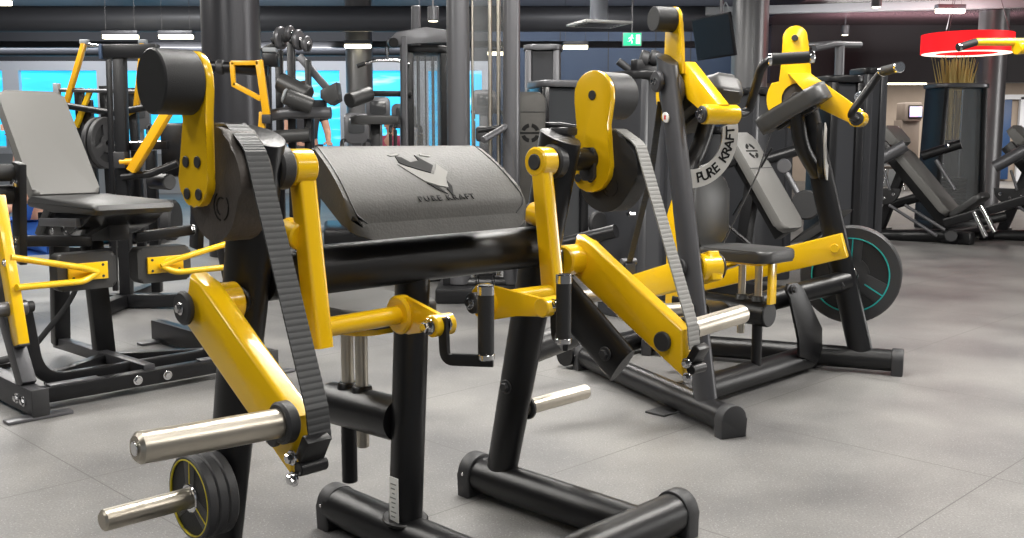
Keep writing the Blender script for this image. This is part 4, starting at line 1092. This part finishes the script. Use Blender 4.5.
b = B(); b.cyl(f.at(784, 166, u=.22), f.at(784, 166, u=.28), .05, seg=20); part('pulley', b, 'mid', t)
b = B(); b.cyl(f.at(806, 205, u=.2), f.at(806, 205, u=.3), .10, seg=24); part('side_wheel', b, 'rubber', t)
tube('stay_rod', 'black', t, [f.at(772, 148, u=0), f.at(733, 215, u=0)], .008, seg=8)
tube('stay_rod', 'black', t, [f.at(728, 226, u=-.2), f.at(752, 246, u=-.2)], .014, seg=8)
stack_tower('stack_cabinet', 'charcoal stack cabinet behind the reclined light grey bench', (xat(758, 7.6), 7.6, 0), 30, .44, .34, zat(90, 7.6), 'panel', 'panel', 'black')
stack_tower('stack_cabinet', 'dark narrow stack cabinet behind the lettered silver arc', (xat(700, 8.0), 8.0, 0), 30, .40, .34, zat(128, 8.0), 'panel', 'panel', 'black')

# ---- twin tower with T-shaped pull-up handle (right)
Y = 7.6
tw = stack_tower('twin_stack_tower', 'black stack tower topped by a T-shaped handle, right of the wide press', (xat(836, Y), Y, 0), 12, .29, .34, zat(78, Y), 'panel', 'black', 'black')
X0 = xat(836, Y); g = lambda x, y, dy=0.0: Matrix.Rotation(radians(-20), 3, 'Z') @ V((at(x, y, Y + dy).x - X0, dy, zat(y, Y + dy)))
rod('handle_post', 'mid', tw, g(839, 80), g(840, 46), .035)
tube('cross_handle', 'mid', tw, [g(818, 48, -.15), g(836, 44, -.05), g(857, 45, .12)], .024)
tube('cross_handle', 'mid', tw, [g(806, 45, .1), g(840, 43, .05)], .02)
bolt(tw, g(862, 97, -.22), V((0, -1, 0)), .025, .02)
Y = 8.2
stack_tower('twin_stack_tower', 'narrow black stack tower with an oval cap, beside the T-handle tower', (xat(867, Y), Y, 0), 12, .20, .28, zat(70, Y), 'panel', 'panel', 'black')

# ---- glazed tower with the red lamp above
Y = 12.0
stack_tower('glass_stack_tower', 'stack tower with clear panels and oval grey cap, under the red ring lamp', (xat(955, Y), Y, 0), 6, .64, .45, zat(85, Y), 'glass', 'black', 'mid', taper=.82)

# ---- two identical reclined leg machines on the right
def ab_machine(dx, label):
    """built from the nearer machine's place; dx shifts it along the row"""
    o = flo(948, 243); f = FR(o, 45)
    t = thing('reclined_press_machine', label, 'gym machine', (o.x, o.y, 0), 45, 'reclined press machines in a row')
    a = f.at(893, 143, u=0); c = f.at(952, 214, u=0); d = (c - a).normalized()
    n_ = UX.cross(d).normalized(); n_ = n_ if n_.z > 0 else -n_; Lb = (c - a).length
    b = B(); b.prism(on((a + c) / 2 - n_ * .03 + d * .06, UX, d, rrect(.34, Lb - .12, .06)), n_ * .08, .02, 3); pd = part('back_pad', b, 'leather_light', t)
    b = B(); b.prism(on(a + n_ * .02 - d * .03, UX, d, rrect(.34, .24, .05)), n_ * .09, .025, 3); part('head_pad', b, 'leather_light', t)
    beam('pad_frame', 'black', t, a - n_ * .09 - d * .05, c - n_ * .09 + d * .06, .13, .12, UX)
    e = f.at(984, 192, u=0)
    ds = (e - c).normalized(); ns = UX.cross(ds).normalized(); ns = ns if ns.z > 0 else -ns
    b = B(); b.prism(on((c + e) / 2 - ns * .06, UX, ds, rrect(.30, (e - c).length, .06)), ns * .06, .018, 3); part('seat', b, 'leather_dark', t)
    tube('arm_pad', 'mid', t, [f.at(868, 167, u=-.3), f.at(906, 145, u=-.18)], .062, seg=20)
    tube('arm_tube', 'black', t, [f.at(922, 156, u=.18), f.at(961, 144, u=.30)], .05, seg=20)
    bolt(t, f.at(947, 146, u=.22), -UX, .02, .02)
    tube('base_tube', 'black', t, [f.at(872, 236, u=-.1) * 1, V((0, 0.0, .075))], .07, seg=20)
    tube('base_tube', 'black', t, [V((-.06, 0.02, .075)), V((.95, 0.0, .075))], .065, seg=20)
    b = B(); b.box(V((0, -.18, .06)), (.14, .12, .12), .01); part('foot_block', b, 'black', t)
    b = B(); b.bar(V((0, .05, .07)), V((0, -.22, .07)), .13, .11); part('foot_beam', b, 'black', t)
    tube('leg_bar', 'black', t, [f.at(945, 223, u=-.22), f.at(1028, 199, u=-.22)], (.03, .045), seg=14, sq=4)
    for p0, p1 in (((974, 212), (986, 237)), ((981, 206), (995, 232))): rod('chrome_peg', 'chrome', t, f.at(*p0, u=-.3), f.at(*p1, u=-.3), .024)
    b = B(); cc = f.at(884, 194, u=-.2); b.prism([cc + V((0, p, q)) for p, q in arc2(0, .06, .17, 180, 360, 16)], UX * .03, .004); qd = part('quadrant_plate', b, 'rubber', t)
    for p, q in ((-.1, .0), (0, -.04), (.1, 0)): bolt(qd, cc + V((0, p, q)), -UX, .012, .012)
    for p0, p1, r_ in (((889, 205), (937, 236), .016), ((905, 205), (945, 230), .016), ((936, 160), (955, 190), .02), ((884, 170), (890, 190), .014)): rod('link_rod', 'mid', t, f.at(*p0, u=-.24), f.at(*p1, u=-.24), r_, 10)
    rod('hinge', 'plastic', t, f.at(951, 236, u=-.2), f.at(951, 236, u=.1), .06, 20)
    tube('rear_strut', 'black', t, [f.at(893, 205, u=0), f.at(925, 195, u=0)], .05, seg=16)
    beam('rear_post', 'black', t, V((0, .75, .05)), f.at(905, 165, u=0), .09, .09, UX)
    beam('rear_foot', 'black', t, V((-.35, .8, .05)), V((.35, .8, .05)), .09, .09)
    tube('side_step', 'black', t, [f.at(850, 222, u=-.5), f.at(878, 216, u=-.4)], .05, seg=14)
    return t
ab = ab_machine(0, 'reclined black press machine with grey pad in front of the glass stack tower')
ab2 = clone(ab, loc=V(ab.location) + V((1.30, -.05, 0)), label='reclined black press machine cut off by the right edge, beyond the glass tower')

# ---- yellow arm reaching in from a machine at the right edge
Y = 5.4; X0 = xat(1085, Y)
ye = thing('lever_machine', 'yellow lever arm with rubber grip reaching in front of the red ring lamp', 'gym machine', (X0, Y, 0), 0)
g = lambda x, y, dy=0.0: V((at(x, y or 150, Y + dy).x - X0, dy, zat(y, Y + dy)))
beam('upright', 'black', ye, V((0, 0, .05)), g(1085, 20), .1, .1, VX)
beam('base_beam', 'black', ye, V((0, -.6, .05)), V((0, .05, .05)), .1, .1)
rod('lever_arm', 'yellow', ye, g(976, 42, -.06), g(1085, 42, -.06), .02)
rod('hand_grip', 'rubber', ye, g(960, 47, -.09), g(976, 42, -.06), .02)
rod('grip_end', 'chrome', ye, g(958, 47.6, -.095), g(960.5, 46.8, -.09), .022)
rod('stop_knob', 'yellow', ye, g(1016, 48, -.08), g(1026, 47, -.06), .035)

# ================================================================== columns, ceiling fittings, lamps, screens
def column(n, x, Y, r, m):
    b = B(); b.cyl((xat(x, Y), Y, 0), (xat(x, Y), Y, CZ), r, seg=48, ch=.001); return struct('column_%d' % n, b, m)
column(1, 233.5, 9.2, .258, 'column_dark')
column(2, 360, 16.5, .215, 'column_silver')
column(3, 748, 13.5, .235, 'column_silver')
column(4, 989, 16.0, .22, 'column_silver')
# ducts and beams under the ceiling
for i, (Yd, z, r, m, x0, x1) in enumerate([(15.5, 2.86, .19, 'duct', XL, 3.2), (18.2, 2.62, .09, 'duct', XL, -1.2)]):
    b = B(); b.cyl((x0, Yd, z), (x1, Yd, z), r, seg=28); struct('trim_%d' % (i + 2), b, m)
b = B(); b.box(((XL + 3.4) / 2, 17.0, 2.62), (3.4 - XL, .12, .10), .01); struct('trim_4', b, 'darkwall')
b = B(); b.box((1.0, 13.0, 3.2), (6.4, .5, .30), .02); struct('trim_5', b, 'mid')
b = B(); b.box((7.5, 14.2, 2.93), (9.5, .10, .12), .01, Matrix.Rotation(radians(-12), 3, 'Z')); struct('trim_6', b, 'lightgrey')
b = B(); b.box((-.9, 11.2, 2.9), (2.6, .35, .22), .02); struct('trim_7', b, 'duct')

def strip_light(x, y, Y, L, yaw, label):
    c = V((xat(x, Y), Y, zat(y, Y)))
    t = thing('ceiling_light', label, 'ceiling light', c, yaw, 'strip lights on the ceiling')
    block('housing', 'duct', t, (0, 0, .03), (L, .11, .06), .006)
    b = B(); b.box((0, 0, -.025), (L * .97, .09, .06), .012); part('diffuser', b, 'lamp', t)
    for s in (-1, 1): rod('suspension', 'mid', t, (s * L * .4, 0, .05), (s * L * .4, 0, CZ - c.z), .003, 8)
for x, y, Y, L, yaw, lb in ((124, 35, 14.8, .52, 0, 'lit strip light second from the left, above the leaning yellow arms'), (179, 35, 14.8, .50, 0, 'lit strip light above the nearest counterweight'),
                       (359, 44.5, 16.0, .42, 0, 'lit strip light in front of the thin silver column'), (434, 36, 12.5, .42, 4, 'lit strip light above the smoked glass tower'),
                       (575, 45.5, 15.5, .38, 0, 'lit strip light on the navy wall, left of the green sign'), (945, 9, 14.0, .40, 6, 'lit strip light above the red ring lamp'),
                       (2, 1, 13.0, .4, 0, 'lit strip light at the top left corner'), (499, 52, 17.5, .40, 0, 'lit strip light seen between the cable column posts')):
    strip_light(x, y, Y, L, yaw, lb)

def spot(x, y, Y, label):
    c = V((xat(x, Y), Y, zat(y, Y)))
    t = thing('spotlight', label, 'spotlight', c, 0, 'small ceiling spotlights')
    rod('can', 'mid', t, (0, 0, 0), (0, 0, .16), .065, 20)
    rod('lens', 'lamp', t, (0, 0, -.006), (0, 0, .004), .05, 20)
    rod('stem', 'mid', t, (0, 0, .16), (0, 0, CZ - c.z), .012, 8)
for x, y, Y, lb in ((872, 7, 13.5, 'small spotlight at the top, left of the red lamp'), (842, 35, 17.0, 'small spotlight above the T-shaped handle'), (434, 21, 11.5, 'small spotlight left of the tall grey posts')):
    spot(x, y, Y, lb)

# square diffuser vent
Y = 13.5; c = V((xat(598, Y), Y, zat(24, Y)))
t = thing('ceiling_vent', 'square white air diffuser hanging above the green exit sign', 'air vent', c, 20)
block('frame', 'white', t, (0, 0, 0), (.66, .66, .03), .004)
b = B()
for k in range(5): b.box((0, -.2 + .1 * k, -.018), (.5, .03, .012), .002)
part('slat', b, 'mid', t)
rod('duct_neck', 'duct', t, (0, 0, .01), (0, 0, CZ - c.z), .12, 20)

# exit sign
M['exit'] = mat('green_sign_face', (.02, .35, .16), .4, emit=(.03, .62, .30), estr=1.1)
M['exit_white'] = mat('white_sign_print', (.9, .95, .9), .4, emit=(.85, 1, .9), estr=1.2)
Y = 15.0; c = V((xat(631, Y), Y, zat(39.5, Y)))
t = thing('exit_sign', 'green and white emergency exit sign hanging before the navy wall', 'exit sign', c, 0)
block('case', 'lightgrey', t, (0, 0, 0), (.28, .06, .20), .006)
block('face', 'exit', t, (0, -.032, 0), (.26, .006, .18), .001)
b = B(); yy = -.0365
b.box((.085, yy, 0), (.06, .002, .13))                                              # doorway
b.cyl((-.005, yy - .001, .052), (-.005, yy + .001, .052), .014, seg=14)              # running figure
for p, q, w_ in (((-.012, .036), (-.022, -.005), .02), ((-.022, -.005), (-.001, -.03), .012), ((-.001, -.03), (-.006, -.062), .011), ((-.022, -.005), (-.045, -.03), .012), ((-.045, -.03), (-.07, -.028), .011), ((-.012, .03), (.022, .012), .009), ((-.012, .03), (-.045, .022), .009), ((-.045, .022), (-.055, .002), .009)):
    b.bar(V((p[0], yy, p[1])), V((q[0], yy, q[1])), .002, w_, V((1, 0, .01)), 0)
part('pictogram', b, 'exit_white', t)
rod('stem', 'mid', t, (0, 0, .1), (0, 0, CZ - c.z), .012, 8)

# hanging screen seen from behind
Y = 11.5; c = V((xat(712, Y), Y, zat(37, Y)))
t = thing('hanging_screen', 'black flat screen hanging tilted from the ceiling before the silver column', 'television', c, -70)
M['screen_black'] = mat('matt_black_screen', (.012, .012, .014), .4, spec=.15)
block('panel', 'screen_black', t, (0, 0, 0), (.80, .035, .47), .008, Matrix.Rotation(radians(11), 3, 'X'))
block('back_box', 'plastic', t, (0, .035, -.01), (.5, .05, .26), .012, Matrix.Rotation(radians(11), 3, 'X'))
b = B(); b.box((0, -.0185, 0), (.76, .002, .43), 0, Matrix.Rotation(radians(11), 3, 'X')); part('screen', b, 'screen_black', t)
rod('pole', 'mid', t, (0, .09, 0), (0, .09, CZ - c.z), .02)
block('bracket', 'mid', t, (0, .07, .02), (.2, .05, .2), .004)
tube('cable', 'lightgrey', t, [(.1, .1, -.05), (.12, .14, .25), (.03, .12, .40), (0, .1, .3)], .008, .1)

# red ring lamp
M['redlamp'] = mat('red_glowing_shade', (.7, .01, .01), .5, emit=(1.0, .012, .018), estr=.95)
M['ringwhite'] = mat('warm_white_ring', (1, .9, .8), .5, emit=(1, .78, .62), estr=1.9)
Y = 13.6; c = at(967, 44, Y)
t = thing('ring_pendant_lamp', 'large red glowing ring lamp hanging above the glass tower', 'pendant lamp', c, 0)
rO = 45 / FPX * Y * .94
b = B(); b.ringcyl((0, 0, -.125), (0, 0, .125), rO, rO - .03, 64); part('outer_shade', b, 'redlamp', t)
b = B(); b.ringcyl((0, 0, -.12), (0, 0, .12), rO - .16, rO - .19, 64); part('inner_shade', b, 'redlamp', t)
b = B(); b.ringcyl((0, 0, -.128), (0, 0, -.112), rO - .015, rO - .18, 64); part('diffuser_ring', b, 'ringwhite', t)
for a in (100, 220, 340): rod('suspension', 'mid', t, (rO * .9 * cos(radians(a)), rO * .9 * sin(radians(a)), .12), (.2 * cos(radians(a)), .2 * sin(radians(a)), CZ - c.z), .005, 8)
ll = bpy.data.lights.new('ring_lamp_light', 'POINT'); ll.energy = 14; ll.color = (1, .12, .12); ll.shadow_soft_size = .4
lo = bpy.data.objects.new('ring_lamp_light', ll); COL.objects.link(lo); lo.location = c + V((0, 0, .55)); 

# dried grass in a tall pot behind the glass tower
M['straw'] = mat('dried_grass', (.72, .55, .20), .7)
M['pot'] = mat('charcoal_pot', (.03, .03, .032), .5)
Y = 13.0; c = V((xat(955, Y), Y, 0))
t = thing('dried_grass_plant', 'dried yellow grass in a tall dark pot behind the glass tower', 'plant', c, 0)
one('pot', 'pot', t, lambda b: b.lathe((0, 0, 0), (0, 0, 1), [(0, .16), (1.05, .24), (1.05, .20), (1.0, .19)], 28))
b = B()
for i in range(170):
    a = random.uniform(0, 2 * pi); r0 = random.uniform(0, .12); sp = random.choice((.02, .04, .07, .11, .20)) * random.uniform(.5, 1.1); h = random.uniform(.75, 1.02)
    p0 = V((r0 * cos(a), r0 * sin(a), .98)); p2 = V(((r0 + sp) * cos(a), (r0 + sp) * sin(a), 1.1 + h))
    p1 = p0.lerp(p2, .55) + V((0, 0, .12))
    b.sweep([p0, p1, p2], [.014, .010, .003], 5)
o = part('grass_blades', b, 'straw', t); o['kind'] = 'stuff'

# lounge: kiosk with screen, printer counter, chairs, framed picture, doorway
def kiosk_mat():
    m = bpy.data.materials.new('colourful_screen'); m.use_nodes = True
    nt = m.node_tree; n = nt.nodes; L = nt.links.new; bs = n['Principled BSDF']
    tc = n.new('ShaderNodeTexCoord'); t = n.new('ShaderNodeTexNoise'); t.inputs['Scale'].default_value = 9
    r = n.new('ShaderNodeValToRGB'); e = r.color_ramp.elements
    e[0].position = .40; e[0].color = (.05, .25, .9, 1); e[1].position = .74; e[1].color = (.95, .75, .1, 1); k = e.new(.58); k.color = (.6, .15, .75, 1)
    L(tc.outputs['Object'], t.inputs['Vector']); L(t.outputs['Fac'], r.inputs['Fac']); L(r.outputs['Color'], bs.inputs['Emission Color']); bs.inputs['Emission Strength'].default_value = .75
    return m
M['kiosk'] = kiosk_mat()
M['taupe'] = mat('taupe_laminate', (.20, .165, .14), .5)
Y = 23.0; c = V((xat(911, Y), Y, 0)); S = Y / FPX
t = thing('vending_kiosk', 'beige kiosk cabinet with a lit colourful screen, against the lounge wall', 'kiosk', c, 0)
block('cabinet', 'taupe', t, (0, .2, .75), (18 * S, .5, 1.5), .02)
block('head', 'taupe', t, (0, .1, zat(112, Y)), (17 * S, .5, 18 * S), .02)
block('screen_frame', 'black', t, (2 * S, -.16, zat(112, Y)), (14 * S, .03, 13 * S), .01)
block('screen', 'kiosk', t, (2 * S, -.18, zat(112, Y)), (12 * S, .02, 10 * S), .004)
c = V((xat(921, Y), Y - .6, 0))
t = thing('snack_display', 'small red and white display box beside the lit kiosk', 'display box', c, 0)
block('stand', 'taupe', t, (0, 0, .55), (8 * S, .3, 1.1), .01)
block('box', 'red', t, (0, 0, 1.1 + 4 * S), (7 * S, .25, 8 * S), .01); block('label_panel', 'white', t, (0, -.13, 1.1 + 5 * S), (4 * S, .01, 3 * S), .002)
c = V((xat(890, Y), Y, 0))
t = thing('drinks_counter', 'grey counter under the coffee machine in the lounge', 'counter', c, 0)
block('top', 'mid', t, (0, 0, .98), (18 * S, .6, .06), .01); block('body', 'lightgrey', t, (0, .03, .48), (17 * S, .5, .94), .01)
c = V((xat(891, Y), Y, 1.01))
t = thing('coffee_machine', 'small grey coffee machine on the lounge counter', 'coffee machine', c, 0)
block('body', 'mid', t, (0, .05, .15), (11 * S, .35, .30), .03); block('lid', 'lightgrey', t, (.02, -.02, .32), (10 * S, .4, .05), .015); block('drip_tray', 'black', t, (0, -.18, .03), (9 * S, .18, .05), .01)
c = V((xat(882, Y), 25.97, zat(104, Y)))
t = thing('framed_picture', 'small dark framed picture on the beige lounge wall', 'picture', c, 0)
block('frame', 'black', t, (0, 0, 0), (.16, .04, .42), .006); block('print', 'taupe', t, (0, -.022, 0), (.1, .006, .34), .001)
def lounge_chair(x, yaw, label):
    t = thing('lounge_chair', label, 'chair', (xat(x, 21.5), 21.5, 0), yaw, 'taupe lounge chairs')
    b = B(); b.prism([V((p, q, .44)) for p, q in rrect(.46, .46, .1)], V((0, 0, .06)), .02); part('seat', b, 'taupe', t)
    b = B(); b.prism([V((p, .2 + .10 * (q > .2), q + .78)) for p, q in rrect(.44, .5, .14)], V((0, .05, 0)), .015); part('backrest', b, 'taupe', t)
    for sx in (-1, 1):
        for sy in (-1, 1): rod('leg', 'chrome', t, (sx * .18, sy * .18, .44), (sx * .22, sy * .22, 0), .012, 10)
lounge_chair(899, 150, 'taupe lounge chair on the left in front of the kiosk')
lounge_chair(925, 200, 'taupe lounge chair on the right in front of the kiosk')
# doorway with dark blue door and pale frame at the far right
Y = 25.9; xa, xc = xat(1000, Y), xat(1022, Y); zt_ = zat(97, Y)
b = B(); b.box((xa, Y, zt_ / 2), (.12, .1, zt_)); b.box((xc, Y, zt_ / 2), (.12, .1, zt_)); b.box(((xa + xc) / 2, Y, zt_), (xc - xa + .12, .1, .12))
dr = struct('door_1', b, 'frame_white', smooth=0)
M['blue_door'] = mat('dark_blue_door', (.02, .06, .16), .4)
b = B(); b.box(((xa + xc) / 2 - .1, Y + .02, zt_ / 2), (xc - xa - .3, .05, zt_ - .1), .01); dl = part('door_leaf', b, 'blue_door', dr)
rod('door_handle', 'chrome', dl, V(((xa + xc) / 2 + .1, Y - .06, 1.0)), V(((xa + xc) / 2, Y - .06, 1.0)), .015, 10)
# bright cove strip at the foot of the soffit
b = B(); b.box(((xat(810, 18) + xat(926, 18)) / 2, 18.05, 2.035), (xat(926, 18) - xat(810, 18), .08, .025), .004)
cv = part('cove_light', b, 'lamp'); setp(cv, 'thin bright strip along the lower edge of the dark soffit', 'strip light')

# ---- two exercise-bike consoles by the windows
def console(x, y, h, Y, label):
    S = Y / FPX; c = V((xat(x, Y), Y, 0))
    t = thing('cardio_console', label, 'cardio machine', c, 10, 'cardio machines by the windows')
    z = zat(y, Y)
    b = B(); b.prism([V((p, .02, q + z)) for p, q in rrect(24 * S, h * S, 5 * S)], V((0, .1, 0)), .02, 2); cs = part('console_shell', b, 'mid', t)
    b = B(); b.prism([V((p, .008, q + z + .03)) for p, q in rrect(16 * S, h * S * .5, 2 * S)], V((0, .014, 0)), .004); part('display', b, 'smoked', cs)
    beam('mast', 'mid', t, V((0, .15, .1)), V((0, .09, z)), .1, .08, VX)
    for s in (-1, 1): tube('side_rail', 'black', t, [V((s * 12 * S, .05, z - h * .4 * S)), V((s * 15 * S, -.3, z - h * .45 * S)), V((s * 15 * S, -.35, .2))], .022, .1)
    block('deck', 'black', t, (0, -.3, .12), (.7, 1.2, .16), .03)
for x, y, h, Y, lb in ((356, 128, 30, 10.5, 'grey cardio console nearest the thigh roller'), (378, 110, 26, 12.0, 'grey cardio console under the hanging curved bar'), (404, 116, 24, 13.5, 'pale grey cardio console behind the seat of the lat machine'), (485, 102, 24, 12.0, 'grey cardio console seen between the cable column rods'), (136, 112, 34, 11.0, 'grey cardio console behind the amber diagonal lever')):
    console(x, y, h, Y, lb)

# ---- people far back
def skin_mesh(name, joints, bones, m, parent=None, lvl=2):
    me = bpy.data.meshes.new(name)
    names = list(joints); idx = {n: i for i, n in enumerate(names)}
    me.from_pydata([joints[n][0] for n in names], [(idx[a], idx[c]) for a, c in bones], [])
    o = bpy.data.objects.new(name, me); COL.objects.link(o)
    sk = o.modifiers.new('skin', 'SKIN'); ss = o.modifiers.new('sub', 'SUBSURF'); ss.levels = ss.render_levels = lvl
    if not me.skin_vertices: 
        bpy.context.view_layer.objects.active = o
    for i, n in enumerate(names):
        r = joints[n][1]; me.skin_vertices[0].data[i].radius = r if isinstance(r, tuple) else (r, r)
        me.skin_vertices[0].data[i].use_root = (i == 0)
    dg = bpy.context.evaluated_depsgraph_get(); dg.update()
    m2_ = bpy.data.meshes.new_from_object(o.evaluated_get(dg)); bpy.data.objects.remove(o)
    for p in m2_.polygons: p.use_smooth = True
    m2_.name = name
    q = bpy.data.objects.new(name, m2_); COL.objects.link(q); m2_.materials.clear(); m2_.materials.append(M[m] if isinstance(m, str) else m)
    if parent: q.parent = parent
    return q
M['skin'] = mat('skin', (.55, .30, .21), .5)
M['blue_cloth'] = mat('blue_fabric', (.02, .10, .42), .8)
M['pink_cloth'] = mat('pink_fabric', (.42, .06, .12), .8)
M['dark_cloth'] = mat('dark_fabric', (.03, .03, .035), .8)
M['hair'] = mat('brown_hair', (.10, .055, .03), .6)
M['blond'] = mat('fair_hair', (.45, .30, .14), .6)
def person(label, loc, yaw, top, hair, seated, legs='dark_cloth', seat_z=.47):
    t = thing('person', label, 'person', loc, yaw)
    hz = seat_z if seated else .93          # hip height
    J = {'pelvis': ((0, 0, hz), (.15, .11)), 'waist': ((0, 0, hz + .20), (.13, .095)), 'chest': ((0, .0, hz + .40), (.165, .11)), 'neck0': ((0, 0, hz + .515), (.075, .068)),
         'neck': ((0, -.01, hz + .565), (.055, .055)), 'head': ((0, -.02, hz + .65), (.078, .095)), 'crown': ((0, -.015, hz + .74), (.06, .075))}
    E = [('pelvis', 'waist'), ('waist', 'chest'), ('chest', 'neck0'), ('neck0', 'neck'), ('neck', 'head'), ('head', 'crown')]
    for s in (-1, 1):
        k = 'L' if s < 0 else 'R'
        J['sh' + k] = ((s * .19, 0, hz + .46), .055); J['el' + k] = ((s * .25, -.05, hz + .20), .042); J['wr' + k] = ((s * .22, -.25, hz + .10), .03); J['ha' + k] = ((s * .21, -.32, hz + .09), .034)
        J['hi' + k] = ((s * .09, 0, hz - .03), .09)
        if seated: J['kn' + k] = ((s * .13, -.42, hz + .02), .06); J['an' + k] = ((s * .13, -.44, .09), .042); J['to' + k] = ((s * .13, -.60, .04), .036)
        else: J['kn' + k] = ((s * .10, -.02, .48), .06); J['an' + k] = ((s * .10, .02, .09), .042); J['to' + k] = ((s * .11, -.15, .04), .036)
        E += [('chest', 'sh' + k), ('sh' + k, 'el' + k), ('el' + k, 'wr' + k), ('wr' + k, 'ha' + k), ('pelvis', 'hi' + k), ('hi' + k, 'kn' + k), ('kn' + k, 'an' + k), ('an' + k, 'to' + k)]
    skin_mesh('body', J, E, 'skin', t)
    sh = {n: (p, tuple(x * 1.1 for x in r) if isinstance(r, tuple) else r * 1.2) for n, (p, r) in J.items() if n in ('pelvis', 'waist', 'chest', 'neck0', 'shL', 'shR')}
    for k in 'LR': sh['up' + k] = (tuple(V(J['sh' + k][0]).lerp(V(J['el' + k][0]), .55)), .062)
    skin_mesh('shirt', sh, [('pelvis', 'waist'), ('waist', 'chest'), ('chest', 'neck0'), ('chest', 'shL'), ('chest', 'shR'), ('shL', 'upL'), ('shR', 'upR')], top, t)
    tr = {n: (p, (r if isinstance(r, tuple) else (r, r))) for n, (p, r) in J.items() if n in ('pelvis', 'hiL', 'hiR', 'knL', 'knR', 'anL', 'anR')}
    tr = {n: (p, tuple(x * 1.14 for x in r)) for n, (p, r) in tr.items()}
    skin_mesh('trousers', tr, [('pelvis', 'hiL'), ('pelvis', 'hiR'), ('hiL', 'knL'), ('hiR', 'knR'), ('knL', 'anL'), ('knR', 'anR')], legs, t)
    for s in (-1, 1):
        fx, fy = J['to' + ('L' if s < 0 else 'R')][0][:2]
        b = B(); b.prism([V((fx + p, fy + .08 + q, .0)) for p, q in rrect(.10, .27, .045)], V((0, 0, .075)), .025, 3); part('shoe', b, 'lightgrey', t)
    hd = V((0, -.02, hz + .66)); b = B()
    bmesh.ops.create_uvsphere(b.bm, u_segments=20, v_segments=12, radius=1)
    for v in b.bm.verts: v.co = V((v.co.x * .092, v.co.y * .108 + .012, v.co.z * .085 + .045)) + hd
    bmesh.ops.delete(b.bm, geom=[v for v in b.bm.verts if (v.co - hd).y < -.055 and (v.co - hd).z < .06], context='VERTS')
    part('hair', b, hair, t)
    b = B(); b.prism([hd + V((p, -.105, q)) for p, q in ((-.012, -.02), (.012, -.02), (.005, .02), (-.005, .02))], V((0, -.02, 0)), .004); part('nose', b, 'skin', t)
    b = B(); b.box(hd + V((0, -.098, -.045)), (.045, .01, .008), .002); part('mouth', b, 'pink_cloth', t)
    for s in (-1, 1):
        b = B(); b.cyl(hd + V((s * .034, -.098, .018)), hd + V((s * .034, -.106, .018)), .008, seg=10); part('eye', b, 'ink', t)
        b = B(); b.cyl(hd + V((s * .088, .0, 0)), hd + V((s * .10, .005, 0)), .026, seg=12); part('ear', b, 'skin', t)
        w_ = V((s * .21, -.33, hz + .09))
        for k in range(4):
            b = B(); b.sweep([w_ + V((-.024 + .016 * k, 0, 0)), w_ + V((-.024 + .016 * k, -.045 - .008 * (k in (1, 2)), -.006)), w_ + V((-.024 + .016 * k, -.07 - .01 * (k in (1, 2)), -.03))], .0085, 8); part('finger', b, 'skin', t)
        b = B(); b.sweep([w_ + V((-s * .03, .02, 0)), w_ + V((-s * .055, -.015, -.01)), w_ + V((-s * .05, -.04, -.02))], .0095, 8); part('thumb', b, 'skin', t)
    return t
Y = 11.6
person('person with short hair standing by the bright windows, head seen above the rollers', (xat(304.5, Y), Y, 0), 20, 'dark_cloth', 'hair', False)
Y = 15.0
person('person with fair hair and pink top sitting under the hanging curved bar', (xat(391, Y), Y, 0), -30, 'pink_cloth', 'blond', True, 'dark_cloth', .60)
Y = 6.6
person('person in blue clothing sitting behind the leg extension machine, mostly hidden', (xat(24, Y), Y, 0), -60, 'blue_cloth', 'hair', True, 'blue_cloth')
